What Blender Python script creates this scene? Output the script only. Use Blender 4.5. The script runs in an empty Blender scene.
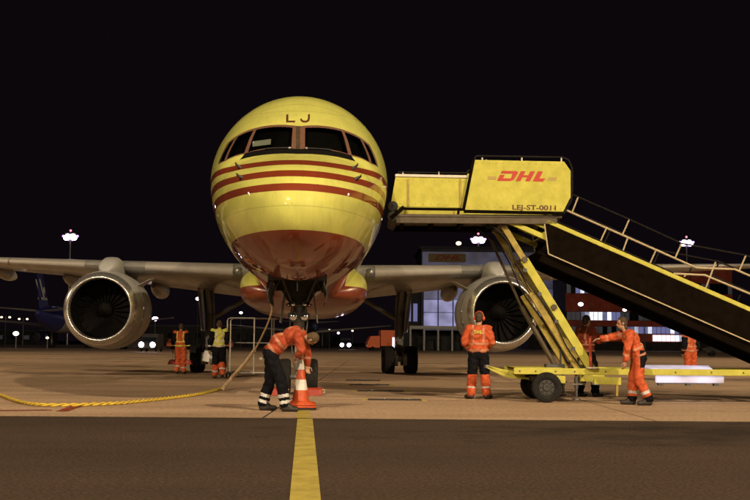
import bpy, bmesh, math, random
import numpy as np
from mathutils import Vector, Matrix, Euler

random.seed(7)
R = math.radians
sc = bpy.context.scene
C = sc.collection

# ------------------------------------------------------------------ camera
FPX, CX, CY, CAMH = 1090.0, 375.0, 250.0, 1.15        # measured on the 750 x 500 photograph
YAW, PITCH, ROLL = R(3.67), math.atan(93.0 / FPX), R(0.45)
cam_data = bpy.data.cameras.new('camera')
cam_data.sensor_width = 36.0
cam_data.lens = FPX / 750.0 * 36.0
cam_data.clip_start, cam_data.clip_end = 0.1, 6000
cam = bpy.data.objects.new('camera', cam_data)
C.objects.link(cam)
CM = Matrix.Rotation(-YAW, 3, 'Z') @ Matrix.Rotation(R(90) + PITCH, 3, 'X') @ Matrix.Rotation(ROLL, 3, 'Z')
cam.matrix_world = Matrix.Translation((0, 0, CAMH)) @ CM.to_4x4()
sc.camera = cam
HD = Vector((math.sin(YAW), math.cos(YAW), 0))
RT = Vector((math.cos(YAW), -math.sin(YAW), 0))

def P(px, py, d):
    """point seen at that place of the photograph, d metres ahead"""
    v = CM @ Vector(((px - CX) / FPX, (CY - py) / FPX, -1))
    return Vector((0, 0, CAMH)) + v * (d / v.dot(HD))

def G(px, py, z=0.0):
    v = CM @ Vector(((px - CX) / FPX, (CY - py) / FPX, -1))
    return Vector((0, 0, CAMH)) + v * ((z - CAMH) / v.z)

def UV(u, d, z=0.0):
    return RT * u + HD * d + Vector((0, 0, z))

# ------------------------------------------------------------------ night sky, exposure
w = bpy.data.worlds.new('World')
sc.world = w
w.use_nodes = True
nt = w.node_tree
bg = nt.nodes['Background']
bg.inputs['Color'].default_value = (0.0034, 0.0022, 0.0035, 1)
bg.inputs['Strength'].default_value = 1.0
sc.view_settings.view_transform = 'Standard'
sc.view_settings.look = 'None'
sc.view_settings.exposure = 0.0
sc.view_settings.gamma = 1.0
sc.view_settings.use_curve_mapping = False
sc.cycles.use_denoising = True
sc.cycles.max_bounces = 6
sc.cycles.sample_clamp_indirect = 4.0
sc.cycles.caustics_reflective = False
sc.cycles.caustics_refractive = False

# the apron floodlights behind the camera, plus two added at the sides (their masts are built further down)
FLOODS = [((30, -24, 31), (3, 27, 1), 118000, (1.0, 0.76, 0.49), 'behind the camera, right of the airplane axis'),
          ((-20, -31, 31), (-2, 27, 1), 98000, (1.0, 0.76, 0.49), 'behind the camera, left of the airplane axis'),
          ((-78, 52, 30), (-12, 74, 0), 120000, (1.0, 0.74, 0.45), 'added out of view to the left beyond the wing tip'),  # side mast added to brighten the ground in the airplane's shadow
          ((84, 62, 30), (14, 74, 0), 120000, (1.0, 0.74, 0.45), 'added out of view to the right beyond the wing tip'),  # its counterpart, also added to fill the dark apron
          ((-52, -78, 24), (-2, 27, 1), 26000, (1.0, 0.80, 0.56), 'farthest behind the camera, at the left'),
          ((12, -95, 20), (0, 27, 1), 30000, (1.0, 0.80, 0.56), 'farthest behind the camera, near the airplane axis'),
          ((66, -70, 24), (2, 27, 1), 26000, (1.0, 0.80, 0.56), 'farthest behind the camera, at the right')]

# ------------------------------------------------------------------ materials
MAT = {}
def mat(name, col, rough=0.5, metal=0.0, coat=0.0, noise=0.0, nscale=6.0, bump=0.0, bscale=40.0, emit=None, estr=0.0, spec=0.5, stretch=(1, 1, 1)):
    if name in MAT:
        return MAT[name]
    m = bpy.data.materials.new(name)
    m.use_nodes = True
    n, l = m.node_tree.nodes, m.node_tree.links
    b = n['Principled BSDF']
    b.inputs['Base Color'].default_value = (*col, 1)
    b.inputs['Roughness'].default_value = rough
    b.inputs['Metallic'].default_value = metal
    b.inputs['Specular IOR Level'].default_value = spec
    if coat:
        b.inputs['Coat Weight'].default_value = coat
        b.inputs['Coat Roughness'].default_value = 0.06
    if emit:
        b.inputs['Emission Color'].default_value = (*emit, 1)
        b.inputs['Emission Strength'].default_value = estr
    if noise or bump:
        tc = n.new('ShaderNodeTexCoord')
        mp = n.new('ShaderNodeMapping')
        mp.inputs['Scale'].default_value = stretch
        l.new(tc.outputs['Object'], mp.inputs['Vector'])
    if noise:
        t = n.new('ShaderNodeTexNoise')
        t.inputs['Scale'].default_value = nscale
        t.inputs['Detail'].default_value = 6
        t.inputs['Roughness'].default_value = 0.62
        l.new(mp.outputs[0], t.inputs['Vector'])
        r = n.new('ShaderNodeMapRange')
        r.inputs[1].default_value, r.inputs[2].default_value = 0.3, 0.72
        r.inputs[3].default_value, r.inputs[4].default_value = 1 - noise, 1 + noise * 0.5
        l.new(t.outputs['Fac'], r.inputs[0])
        mx = n.new('ShaderNodeVectorMath')
        mx.operation = 'SCALE'
        mx.inputs[0].default_value = col
        l.new(r.outputs[0], mx.inputs['Scale'])
        l.new(mx.outputs[0], b.inputs['Base Color'])
        r2 = n.new('ShaderNodeMapRange')
        r2.inputs[1].default_value, r2.inputs[2].default_value = 0.3, 0.72
        r2.inputs[3].default_value, r2.inputs[4].default_value = min(1, rough * 1.25), rough * 0.8
        l.new(t.outputs['Fac'], r2.inputs[0])
        l.new(r2.outputs[0], b.inputs['Roughness'])
    if bump:
        t2 = n.new('ShaderNodeTexNoise')
        t2.inputs['Scale'].default_value = bscale
        t2.inputs['Detail'].default_value = 4
        l.new(mp.outputs[0], t2.inputs['Vector'])
        bp = n.new('ShaderNodeBump')
        bp.inputs['Strength'].default_value = bump
        bp.inputs['Distance'].default_value = 0.02
        l.new(t2.outputs['Fac'], bp.inputs['Height'])
        l.new(bp.outputs[0], b.inputs['Normal'])
    MAT[name] = m
    return m

YEL = (0.65, 0.655, 0.150)
RED = (0.21, 0.034, 0.009)
mat('aircraft_yellow', YEL, 0.3, coat=0.6, noise=0.10, nscale=2.5)
mat('aircraft_red', RED, 0.32, coat=0.5, noise=0.25, nscale=3)
mat('grey_paint', (0.27, 0.265, 0.25), 0.36, coat=0.3, noise=0.22, nscale=3.0, stretch=(1, .25, 1))
mat('inlet_silver', (0.66, 0.645, 0.61), 0.24, metal=0.85, noise=0.1, nscale=8)
mat('nacelle_paint', (0.40, 0.40, 0.39), 0.5, coat=0.15, noise=0.2, nscale=2.5)
mat('polished_metal', (0.72, 0.71, 0.69), 0.22, metal=1.0, noise=0.12, nscale=8)
mat('slat_grey', (0.42, 0.40, 0.36), 0.38, metal=0.25, noise=0.15, nscale=3)
mat('wheel_hub', (0.035, 0.033, 0.03), 0.5, noise=0.3, nscale=20)
mat('steel', (0.45, 0.44, 0.42), 0.35, metal=0.9, noise=0.25, nscale=14)
mat('dark_steel', (0.10, 0.10, 0.10), 0.45, metal=0.6, noise=0.3, nscale=12)
mat('gear_paint', (0.16, 0.155, 0.14), 0.42, noise=0.35, nscale=14)
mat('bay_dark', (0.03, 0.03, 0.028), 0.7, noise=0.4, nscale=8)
mat('tyre', (0.013, 0.012, 0.011), 0.85, spec=0.25, noise=0.35, nscale=18, bump=0.3, bscale=60)
mat('fan_dark', (0.006, 0.005, 0.0045), 0.8, metal=0.0, spec=0.15, noise=0.2, nscale=10)  # blades near black: the dark of the inlet put into the colour
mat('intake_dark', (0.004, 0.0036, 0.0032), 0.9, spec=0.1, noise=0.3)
mat('cockpit_glass', (0.006, 0.007, 0.006), 0.06, spec=0.6)
mat('jacket_band', (0.48, 0.20, 0.11), 0.5, noise=0.2, nscale=20)
mat('dull_lens', (0.12, 0.11, 0.09), 0.3, metal=0.3)
mat('hivis_shaded', (0.36, 0.052, 0.013), 0.8, noise=0.3, nscale=14, bump=0.25, bscale=26)  # darker copy of the orange cloth, weaker light put into its colour
mat('seat_grey', (0.34, 0.32, 0.28), 0.8, noise=0.3)
mat('window_frame', (0.17, 0.085, 0.055), 0.45, noise=0.2, nscale=20)
mat('black_paint', (0.006, 0.0055, 0.005), 0.8, spec=0.1, noise=0.3)
mat('lens', (0.7, 0.7, 0.68), 0.12, metal=0.9)
mat('stair_yellow', (0.50, 0.475, 0.085), 0.7, spec=0.2, noise=0.20, nscale=5, bump=0.05)
mat('stair_yellow_dark', (0.36, 0.27, 0.045), 0.55, noise=0.45, nscale=9, bump=0.1)  # darker yellow; stands for shade on the far lift arm
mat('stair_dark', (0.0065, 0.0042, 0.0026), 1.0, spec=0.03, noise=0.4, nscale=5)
mat('stair_brown', (0.075, 0.055, 0.028), 0.5, noise=0.4, nscale=6)
mat('rail_white', (0.62, 0.58, 0.5), 0.4, noise=0.2, nscale=12)
mat('rail_tan', (0.42, 0.34, 0.20), 0.45, noise=0.25, nscale=12)
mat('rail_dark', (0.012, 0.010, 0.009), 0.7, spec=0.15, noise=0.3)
mat('logo_red', (0.42, 0.025, 0.008), 0.5)
mat('logo_ochre', (0.36, 0.26, 0.06), 0.5)
mat('letter_dark', (0.10, 0.03, 0.01), 0.6)
mat('rubber', (0.015, 0.014, 0.013), 0.7, noise=0.3)
mat('hivis_orange', (0.52, 0.085, 0.020), 0.75, noise=0.28, nscale=14, bump=0.25, bscale=26)
mat('hivis_dark_red', (0.22, 0.030, 0.010), 0.8, noise=0.3, nscale=12, bump=0.25, bscale=26)
mat('hivis_yellow', (0.62, 0.62, 0.10), 0.75, noise=0.25, nscale=14, bump=0.25, bscale=26)
mat('cloth_black', (0.008, 0.008, 0.011), 0.95, spec=0.1, noise=0.4, nscale=12, bump=0.3, bscale=26)
mat('reflective', (0.55, 0.54, 0.52), 0.4, noise=0.15, nscale=20)
mat('boot', (0.022, 0.018, 0.015), 0.55, noise=0.4, nscale=20)
mat('skin', (0.42, 0.22, 0.13), 0.5, noise=0.12, nscale=20)
mat('hair_brown', (0.060, 0.035, 0.018), 0.6, noise=0.5, nscale=60, bump=0.6, bscale=120)
mat('hair_fair_dark', (0.11, 0.07, 0.032), 0.7, noise=0.5, nscale=60, bump=0.6, bscale=120)
mat('hair_fair', (0.20, 0.13, 0.06), 0.6, noise=0.5, nscale=60, bump=0.6, bscale=120)
mat('eye', (0.02, 0.015, 0.01), 0.2)
mat('cone_orange', (0.52, 0.080, 0.018), 0.5, noise=0.2, nscale=14)
mat('cone_white', (0.66, 0.63, 0.58), 0.45, noise=0.2, nscale=16)
mat('chock_red', (0.32, 0.030, 0.012), 0.6, noise=0.3, nscale=14)
mat('cable_yellow', (0.62, 0.45, 0.05), 0.55, noise=0.25, nscale=10)
mat('cable_sleeve', (0.60, 0.45, 0.27), 0.7, noise=0.35, nscale=14, bump=0.4, bscale=30)
mat('paper', (0.75, 0.74, 0.70), 0.7)
mat('navy_paint', (0.025, 0.03, 0.16), 0.35, coat=0.3)
mat('white_paint', (0.55, 0.53, 0.49), 0.35, coat=0.3, noise=0.15)
mat('dark_fuselage', (0.02, 0.02, 0.03), 0.4)
mat('far_dark', (0.03, 0.028, 0.026), 0.8, noise=0.4, nscale=1)
mat('brick_red', (0.50, 0.085, 0.045), 0.7, noise=0.35, nscale=0.6)
mat('vehicle_orange', (0.85, 0.16, 0.03), 0.5, noise=0.2)
mat('vehicle_white', (0.5, 0.5, 0.5), 0.5)
mat('glass_dark', (0.01, 0.012, 0.016), 0.08)
mat('yellow_line', (0.46, 0.37, 0.075), 0.65, noise=0.35, nscale=3.5, bump=0.3, bscale=60)
mat('red_line', (0.30, 0.055, 0.025), 0.7, noise=0.5, nscale=5, bump=0.3, bscale=60)
mat('pit_plate', (0.055, 0.045, 0.035), 0.6, noise=0.4, nscale=8)
mat('lamp_violet_white', (0.8, 0.8, 0.8), 0.5, emit=(1.0, 0.80, 1.0), estr=9)
mat('glare_violet', (0.8, 0.8, 0.8), 0.5, emit=(0.62, 0.36, 1.0), estr=1.6)
mat('lamp_white', (0.8, 0.8, 0.8), 0.5, emit=(1.0, 0.88, 0.9), estr=4)
mat('lamp_warm', (0.8, 0.8, 0.8), 0.5, emit=(1.0, 0.75, 0.5), estr=3)
mat('lamp_red', (0.5, 0.05, 0.05), 0.5, emit=(1.0, 0.25, 0.35), estr=2)
mat('flood_lens', (0.8, 0.8, 0.8), 0.3, emit=(1.0, 0.82, 0.60), estr=520)
mat('headlamp', (0.8, 0.8, 0.8), 0.3, emit=(0.88, 0.76, 1.0), estr=14)
mat('hangar_wall', (0.10, 0.10, 0.14), 0.7, noise=0.3, nscale=0.3)
mat('hangar_trim', (0.05, 0.05, 0.07), 0.7)
mat('terminal_lit', (0.5, 0.5, 0.5), 0.4, emit=(0.92, 0.92, 1.0), estr=1.3)
mat('terminal_blue', (0.3, 0.3, 0.4), 0.4, emit=(0.30, 0.32, 0.75), estr=0.35)
mat('terminal_dim', (0.1, 0.1, 0.12), 0.3, emit=(0.3, 0.3, 0.35), estr=0.06)

def em_noise(name, col, lo, hi, scale):
    m = bpy.data.materials.new(name)
    m.use_nodes = True
    n, l = m.node_tree.nodes, m.node_tree.links
    b = n['Principled BSDF']
    b.inputs['Base Color'].default_value = (0.3, 0.3, 0.35, 1)
    b.inputs['Roughness'].default_value = 0.4
    tc = n.new('ShaderNodeTexCoord')
    t = n.new('ShaderNodeTexNoise')
    t.inputs['Scale'].default_value = scale
    l.new(tc.outputs['Object'], t.inputs['Vector'])
    r = n.new('ShaderNodeMapRange')
    r.inputs[1].default_value, r.inputs[2].default_value = 0.35, 0.65
    r.inputs[3].default_value, r.inputs[4].default_value = lo, hi
    l.new(t.outputs['Fac'], r.inputs[0])
    b.inputs['Emission Color'].default_value = (*col, 1)
    l.new(r.outputs[0], b.inputs['Emission Strength'])
    MAT[name] = m
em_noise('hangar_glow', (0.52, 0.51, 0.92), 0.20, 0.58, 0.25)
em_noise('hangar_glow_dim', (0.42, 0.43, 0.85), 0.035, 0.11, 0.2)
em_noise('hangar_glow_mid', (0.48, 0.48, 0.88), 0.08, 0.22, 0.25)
em_noise('panel_glow', (0.86, 0.76, 1.0), 0.16, 0.75, 1.4)
em_noise('room_lit', (0.85, 0.88, 1.0), 0.8, 1.5, .5)
em_noise('room_half', (0.70, 0.76, 1.0), 0.25, 0.7, .6)
em_noise('room_low', (0.45, 0.50, 0.95), 0.08, 0.3, .6)

def pane_mat():
    m = bpy.data.materials.new('flight_deck_glass')
    m.use_nodes = True
    n, l = m.node_tree.nodes, m.node_tree.links
    n.remove(n['Principled BSDF'])
    tr = n.new('ShaderNodeBsdfTransparent'); tr.inputs[0].default_value = (0.62, 0.66, 0.60, 1)
    gl = n.new('ShaderNodeBsdfGlossy'); gl.inputs['Roughness'].default_value = 0.04
    fr = n.new('ShaderNodeFresnel'); fr.inputs[0].default_value = 1.5
    mx = n.new('ShaderNodeMixShader')
    l.new(fr.outputs[0], mx.inputs[0]); l.new(tr.outputs[0], mx.inputs[1]); l.new(gl.outputs[0], mx.inputs[2])
    l.new(mx.outputs[0], n['Material Output'].inputs['Surface'])
    MAT['flight_deck_glass'] = m
pane_mat()

def ground_mat(name, c0, c1, c2, rough, fine, per_object=0.0, grain=(.72, 1.22)):
    m = bpy.data.materials.new(name)
    m.use_nodes = True
    n, l = m.node_tree.nodes, m.node_tree.links
    b = n['Principled BSDF']
    b.inputs['Specular IOR Level'].default_value = 0.3
    geo = n.new('ShaderNodeNewGeometry')
    mp = n.new('ShaderNodeMapping')
    mp.inputs['Scale'].default_value = (0.35, 1.0, 1.0)
    l.new(geo.outputs['Position'], mp.inputs['Vector'])
    t1 = n.new('ShaderNodeTexNoise')
    t1.inputs['Scale'].default_value = 0.5
    t1.inputs['Detail'].default_value = 8
    t1.inputs['Roughness'].default_value = 0.62
    l.new(mp.outputs[0], t1.inputs['Vector'])
    cr = n.new('ShaderNodeValToRGB')
    e = cr.color_ramp.elements
    e[0].position, e[0].color = 0.30, (*c0, 1)
    e[1].position, e[1].color = 0.52, (*c1, 1)
    e2 = e.new(0.78)
    e2.color = (*c2, 1)
    l.new(t1.outputs['Fac'], cr.inputs['Fac'])
    t2 = n.new('ShaderNodeTexNoise')
    t2.inputs['Scale'].default_value = fine
    t2.inputs['Detail'].default_value = 3
    l.new(geo.outputs['Position'], t2.inputs['Vector'])
    r = n.new('ShaderNodeMapRange')
    r.inputs[1].default_value, r.inputs[2].default_value = 0.3, 0.7
    r.inputs[3].default_value, r.inputs[4].default_value = grain
    l.new(t2.outputs['Fac'], r.inputs[0])
    # oil and tyre stains: blotches with a shape of their own
    t3 = n.new('ShaderNodeTexVoronoi')
    t3.inputs['Scale'].default_value = 0.16
    l.new(mp.outputs[0], t3.inputs['Vector'])
    t4 = n.new('ShaderNodeTexNoise')
    t4.inputs['Scale'].default_value = 1.3
    t4.inputs['Detail'].default_value = 5
    l.new(geo.outputs['Position'], t4.inputs['Vector'])
    ad = n.new('ShaderNodeMath'); ad.operation = 'ADD'
    l.new(t3.outputs['Distance'], ad.inputs[0]); l.new(t4.outputs['Fac'], ad.inputs[1])
    r3 = n.new('ShaderNodeMapRange')
    r3.inputs[1].default_value, r3.inputs[2].default_value = 0.58, 0.82
    r3.inputs[3].default_value, r3.inputs[4].default_value = 0.45, 1.0
    l.new(ad.outputs[0], r3.inputs[0])
    mu = n.new('ShaderNodeMath'); mu.operation = 'MULTIPLY'
    l.new(r.outputs[0], mu.inputs[0]); l.new(r3.outputs[0], mu.inputs[1])
    fac = mu.outputs[0]
    if per_object:
        oi = n.new('ShaderNodeObjectInfo')
        r4 = n.new('ShaderNodeMapRange')
        r4.inputs[3].default_value, r4.inputs[4].default_value = 1 - per_object, 1 + per_object
        l.new(oi.outputs['Random'], r4.inputs[0])
        mu2 = n.new('ShaderNodeMath'); mu2.operation = 'MULTIPLY'
        l.new(fac, mu2.inputs[0]); l.new(r4.outputs[0], mu2.inputs[1])
        fac = mu2.outputs[0]
    vm = n.new('ShaderNodeVectorMath'); vm.operation = 'SCALE'
    l.new(cr.outputs['Color'], vm.inputs[0]); l.new(fac, vm.inputs['Scale'])
    l.new(vm.outputs[0], b.inputs['Base Color'])
    b.inputs['Roughness'].default_value = rough
    bp = n.new('ShaderNodeBump')
    bp.inputs['Strength'].default_value = 0.35
    bp.inputs['Distance'].default_value = 0.01
    l.new(t2.outputs['Fac'], bp.inputs['Height'])
    l.new(bp.outputs[0], b.inputs['Normal'])
    MAT[name] = m
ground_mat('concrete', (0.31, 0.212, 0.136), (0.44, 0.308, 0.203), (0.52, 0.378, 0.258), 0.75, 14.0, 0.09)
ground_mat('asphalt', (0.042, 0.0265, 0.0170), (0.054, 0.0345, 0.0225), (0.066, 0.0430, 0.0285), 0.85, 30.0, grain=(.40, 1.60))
ground_mat('field', (0.020, 0.020, 0.012), (0.030, 0.028, 0.018), (0.04, 0.036, 0.022), 0.95, 4.0)

def livery_mat():
    """yellow fuselage paint with three red waterline stripes, red belly, radome joint"""
    m = bpy.data.materials.new('livery')
    m.use_nodes = True
    n, l = m.node_tree.nodes, m.node_tree.links
    b = n['Principled BSDF']
    b.inputs['Coat Weight'].default_value = 0.8
    b.inputs['Coat Roughness'].default_value = 0.025
    b.inputs['Specular IOR Level'].default_value = 0.25
    tc = n.new('ShaderNodeTexCoord')
    sp = n.new('ShaderNodeSeparateXYZ')
    l.new(tc.outputs['Object'], sp.inputs[0])
    cr = n.new('ShaderNodeValToRGB')
    cr.color_ramp.interpolation = 'CONSTANT'
    mr = n.new('ShaderNodeMapRange')
    mr.inputs[1].default_value, mr.inputs[2].default_value = 2.0, 7.0
    l.new(sp.outputs['Z'], mr.inputs[0])
    l.new(mr.outputs[0], cr.inputs[0])
    stops = [(0.0, RED), (3.03, YEL), (3.665, RED), (3.805, YEL), (3.940, RED), (4.085, YEL), (4.215, RED), (4.350, YEL)]
    e = cr.color_ramp.elements
    e[0].position, e[0].color = 0.0, (*RED, 1)
    e[1].position, e[1].color = (3.03 - 2) / 5, (*YEL, 1)
    for z, c in stops[2:]:
        k = e.new((z - 2) / 5)
        k.color = (*c, 1)
    # dirt
    t = n.new('ShaderNodeTexNoise')
    t.inputs['Scale'].default_value = 2.2
    t.inputs['Detail'].default_value = 7
    l.new(tc.outputs['Object'], t.inputs['Vector'])
    r = n.new('ShaderNodeMapRange')
    r.inputs[1].default_value, r.inputs[2].default_value = 0.3, 0.7
    r.inputs[3].default_value, r.inputs[4].default_value = 0.86, 1.04
    l.new(t.outputs['Fac'], r.inputs[0])
    # streaks running back and down, small chips
    mp2 = n.new('ShaderNodeMapping'); mp2.inputs['Scale'].default_value = (9, 1.1, 1.4)
    l.new(tc.outputs['Object'], mp2.inputs['Vector'])
    t5 = n.new('ShaderNodeTexNoise'); t5.inputs['Scale'].default_value = 1.6; t5.inputs['Detail'].default_value = 8
    l.new(mp2.outputs[0], t5.inputs['Vector'])
    r5 = n.new('ShaderNodeMapRange')
    r5.inputs[1].default_value, r5.inputs[2].default_value = 0.30, 0.52
    r5.inputs[3].default_value, r5.inputs[4].default_value = 0.93, 1.0
    l.new(t5.outputs['Fac'], r5.inputs[0])
    t6 = n.new('ShaderNodeTexNoise'); t6.inputs['Scale'].default_value = 26; t6.inputs['Detail'].default_value = 3
    l.new(tc.outputs['Object'], t6.inputs['Vector'])
    r6 = n.new('ShaderNodeMapRange')
    r6.inputs[1].default_value, r6.inputs[2].default_value = 0.27, 0.31
    r6.inputs[3].default_value, r6.inputs[4].default_value = 0.45, 1.0
    l.new(t6.outputs['Fac'], r6.inputs[0])
    m5 = n.new('ShaderNodeMath'); m5.operation = 'MULTIPLY'
    l.new(r.outputs[0], m5.inputs[0]); l.new(r5.outputs[0], m5.inputs[1])
    m6 = n.new('ShaderNodeMath'); m6.operation = 'MULTIPLY'
    l.new(m5.outputs[0], m6.inputs[0]); l.new(r6.outputs[0], m6.inputs[1])
    # joints: radome ring and skin laps
    fac = m6.outputs[0]
    for s0, out in ((1.72, 'Y'), (3.75, 'Y'), (5.2, 'Y'), (3.42, 'Z'), (5.72, 'Z')):
        d = n.new('ShaderNodeMath'); d.operation = 'SUBTRACT'
        l.new(sp.outputs[out], d.inputs[0]); d.inputs[1].default_value = s0
        a = n.new('ShaderNodeMath'); a.operation = 'ABSOLUTE'
        l.new(d.outputs[0], a.inputs[0])
        g = n.new('ShaderNodeMapRange')
        g.inputs[1].default_value, g.inputs[2].default_value = 0.005, 0.014
        g.inputs[3].default_value, g.inputs[4].default_value = (0.5 if out == 'Y' else 0.8), 1.0
        l.new(a.outputs[0], g.inputs[0])
        mu = n.new('ShaderNodeMath'); mu.operation = 'MULTIPLY'
        l.new(fac, mu.inputs[0]); l.new(g.outputs[0], mu.inputs[1])
        fac = mu.outputs[0]
    vm = n.new('ShaderNodeVectorMath'); vm.operation = 'SCALE'
    l.new(cr.outputs[0], vm.inputs[0]); l.new(fac, vm.inputs['Scale'])
    l.new(vm.outputs[0], b.inputs['Base Color'])
    r2 = n.new('ShaderNodeMapRange')
    r2.inputs[3].default_value, r2.inputs[4].default_value = 0.72, 0.5
    l.new(t.outputs['Fac'], r2.inputs[0])
    l.new(r2.outputs[0], b.inputs['Roughness'])
    MAT['livery'] = m
livery_mat()

def fairing_mat():
    m = bpy.data.materials.new('fairing_livery')
    m.use_nodes = True
    n, l = m.node_tree.nodes, m.node_tree.links
    b = n['Principled BSDF']
    b.inputs['Roughness'].default_value = 0.32
    b.inputs['Coat Weight'].default_value = 0.4
    tc = n.new('ShaderNodeTexCoord')
    sp = n.new('ShaderNodeSeparateXYZ')
    l.new(tc.outputs['Object'], sp.inputs[0])
    st = n.new('ShaderNodeMath'); st.operation = 'GREATER_THAN'
    l.new(sp.outputs['Z'], st.inputs[0]); st.inputs[1].default_value = 2.80
    mx = n.new('ShaderNodeMix'); mx.data_type = 'RGBA'
    l.new(st.outputs[0], mx.inputs[0])
    mx.inputs[6].default_value = (*RED, 1)
    mx.inputs[7].default_value = (*YEL, 1)
    l.new(mx.outputs[2], b.inputs['Base Color'])
    MAT['fairing_livery'] = m
fairing_mat()

# ------------------------------------------------------------------ mesh helpers
def link(o, parent=None):
    C.objects.link(o)
    if parent is not None:
        o.parent = parent
    return o

def tag(o, label=None, cat=None, group=None, kind=None):
    if label: o['label'] = label
    if cat: o['category'] = cat
    if group: o['group'] = group
    if kind: o['kind'] = kind
    return o

def empty(name, loc=(0, 0, 0), rz=0.0, label=None, cat=None, group=None):
    o = bpy.data.objects.new(name, None)
    o.empty_display_size = 0.3
    o.location = loc
    o.rotation_euler = (0, 0, rz)
    C.objects.link(o)
    return tag(o, label, cat, group)

def frame_of(d):
    d = d.normalized()
    up = Vector((0, 0, 1)) if abs(d.z) < 0.95 else Vector((0, 1, 0))
    x = d.cross(up).normalized()
    return x, x.cross(d).normalized()

class MB:
    def __init__(self):
        self.v, self.f, self.m = [], [], []
        self.mats = []
    def mi(self, name):
        if name is None:
            return 0
        if name not in self.mats:
            self.mats.append(name)
        return self.mats.index(name)
    def add(self, vs, fs, m=None):
        o = len(self.v)
        self.v += [tuple(p) for p in vs]
        self.f += [tuple(i + o for i in f) for f in fs]
        self.m += [self.mi(m)] * len(fs)
        return self
    def box(self, c, s, M=None, m=None):
        c = Vector(c)
        vs = []
        for dz in (-.5, .5):
            for dx, dy in ((-.5, -.5), (.5, -.5), (.5, .5), (-.5, .5)):
                p = Vector((dx * s[0], dy * s[1], dz * s[2]))
                if M is not None: p = M @ p
                vs.append(c + p)
        return self.add(vs, [(3, 2, 1, 0), (4, 5, 6, 7), (0, 1, 5, 4), (1, 2, 6, 5), (2, 3, 7, 6), (3, 0, 4, 7)], m)
    def bar(self, a, b, w, h, m=None, side=None):
        """box section from a to b, w across, h in the other direction"""
        a, b = Vector(a), Vector(b)
        d = (b - a).normalized()
        if side is None:
            x, y = frame_of(d)
        else:
            x = Vector(side); x = (x - d * x.dot(d)).normalized(); y = x.cross(d).normalized()
        vs = []
        for p in (a, b):
            for i, j in ((-.5, -.5), (.5, -.5), (.5, .5), (-.5, .5)):
                vs.append(p + x * (i * w) + y * (j * h))
        return self.add(vs, [(3, 2, 1, 0), (4, 5, 6, 7), (0, 1, 5, 4), (1, 2, 6, 5), (2, 3, 7, 6), (3, 0, 4, 7)], m)
    def prism(self, poly, y0, y1, m=None):
        """poly in (x, z), extruded along y"""
        n = len(poly)
        vs = [(x, y0, z) for x, z in poly] + [(x, y1, z) for x, z in poly]
        fs = [tuple(range(n)), tuple(range(2 * n - 1, n - 1, -1))]
        for i in range(n):
            j = (i + 1) % n
            fs.append((i, i + n, j + n, j))
        return self.add(vs, fs, m)
    def tube(self, pts, rad, seg=8, m=None, cap=True, squash=None):
        pts = [Vector(p) for p in pts]
        n = len(pts)
        if not hasattr(rad, '__len__'): rad = [rad] * n
        vs, fs = [], []
        px = None
        for i, p in enumerate(pts):
            d = (pts[min(i + 1, n - 1)] - pts[max(i - 1, 0)])
            d = d.normalized() if d.length > 1e-9 else Vector((0, 0, 1))
            if px is None:
                x, y = frame_of(d)
            else:
                x = (px - d * px.dot(d)).normalized(); y = x.cross(d).normalized()
            px = x
            for k in range(seg):
                a = 2 * math.pi * k / seg
                vs.append(p + x * (math.cos(a) * rad[i]) + y * (math.sin(a) * rad[i] * (squash or 1)))
        for i in range(n - 1):
            for k in range(seg):
                k2 = (k + 1) % seg
                fs.append((i * seg + k, i * seg + k2, (i + 1) * seg + k2, (i + 1) * seg + k))
        if cap:
            fs.append(tuple(range(seg - 1, -1, -1)))
            fs.append(tuple((n - 1) * seg + k for k in range(seg)))
        return self.add(vs, fs, m)
    def lathe(self, prof, c, axis='y', seg=32, m=None, a0=0, a1=2 * math.pi):
        """prof: list of (t along axis, radius)"""
        c = Vector(c)
        ax = {'x': (Vector((1, 0, 0)), Vector((0, 1, 0)), Vector((0, 0, 1))),
              'y': (Vector((0, 1, 0)), Vector((0, 0, 1)), Vector((1, 0, 0))),
              'z': (Vector((0, 0, 1)), Vector((1, 0, 0)), Vector((0, 1, 0)))}[axis]
        vs, fs = [], []
        for t, r in prof:
            for k in range(seg):
                a = 2 * math.pi * k / seg
                vs.append(c + ax[0] * t + ax[1] * (math.cos(a) * r) + ax[2] * (math.sin(a) * r))
        for i in range(len(prof) - 1):
            for k in range(seg):
                k2 = (k + 1) % seg
                fs.append((i * seg + k, i * seg + k2, (i + 1) * seg + k2, (i + 1) * seg + k))
        return self.add(vs, fs, m)
    def loft(self, rings, m=None, close=True, cap=True):
        n = len(rings[0])
        vs = [p for r in rings for p in r]
        fs = []
        for i in range(len(rings) - 1):
            for k in range(n if close else n - 1):
                k2 = (k + 1) % n
                fs.append((i * n + k, i * n + k2, (i + 1) * n + k2, (i + 1) * n + k))
        if cap:
            fs.append(tuple(range(n - 1, -1, -1)))
            fs.append(tuple((len(rings) - 1) * n + k for k in range(n)))
        return self.add(vs, fs, m)
    def sphere(self, c, r, M=None, seg=16, rings=10, m=None):
        c = Vector(c)
        if not hasattr(r, '__len__'): r = (r, r, r)
        vs, fs = [], []
        for i in range(rings + 1):
            t = math.pi * i / rings
            for k in range(seg):
                a = 2 * math.pi * k / seg
                p = Vector((r[0] * math.sin(t) * math.cos(a), r[1] * math.sin(t) * math.sin(a), r[2] * math.cos(t)))
                if M is not None: p = M @ p
                vs.append(c + p)
        for i in range(rings):
            for k in range(seg):
                k2 = (k + 1) % seg
                fs.append((i * seg + k, (i + 1) * seg + k, (i + 1) * seg + k2, i * seg + k2))
        return self.add(vs, fs, m)
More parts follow.
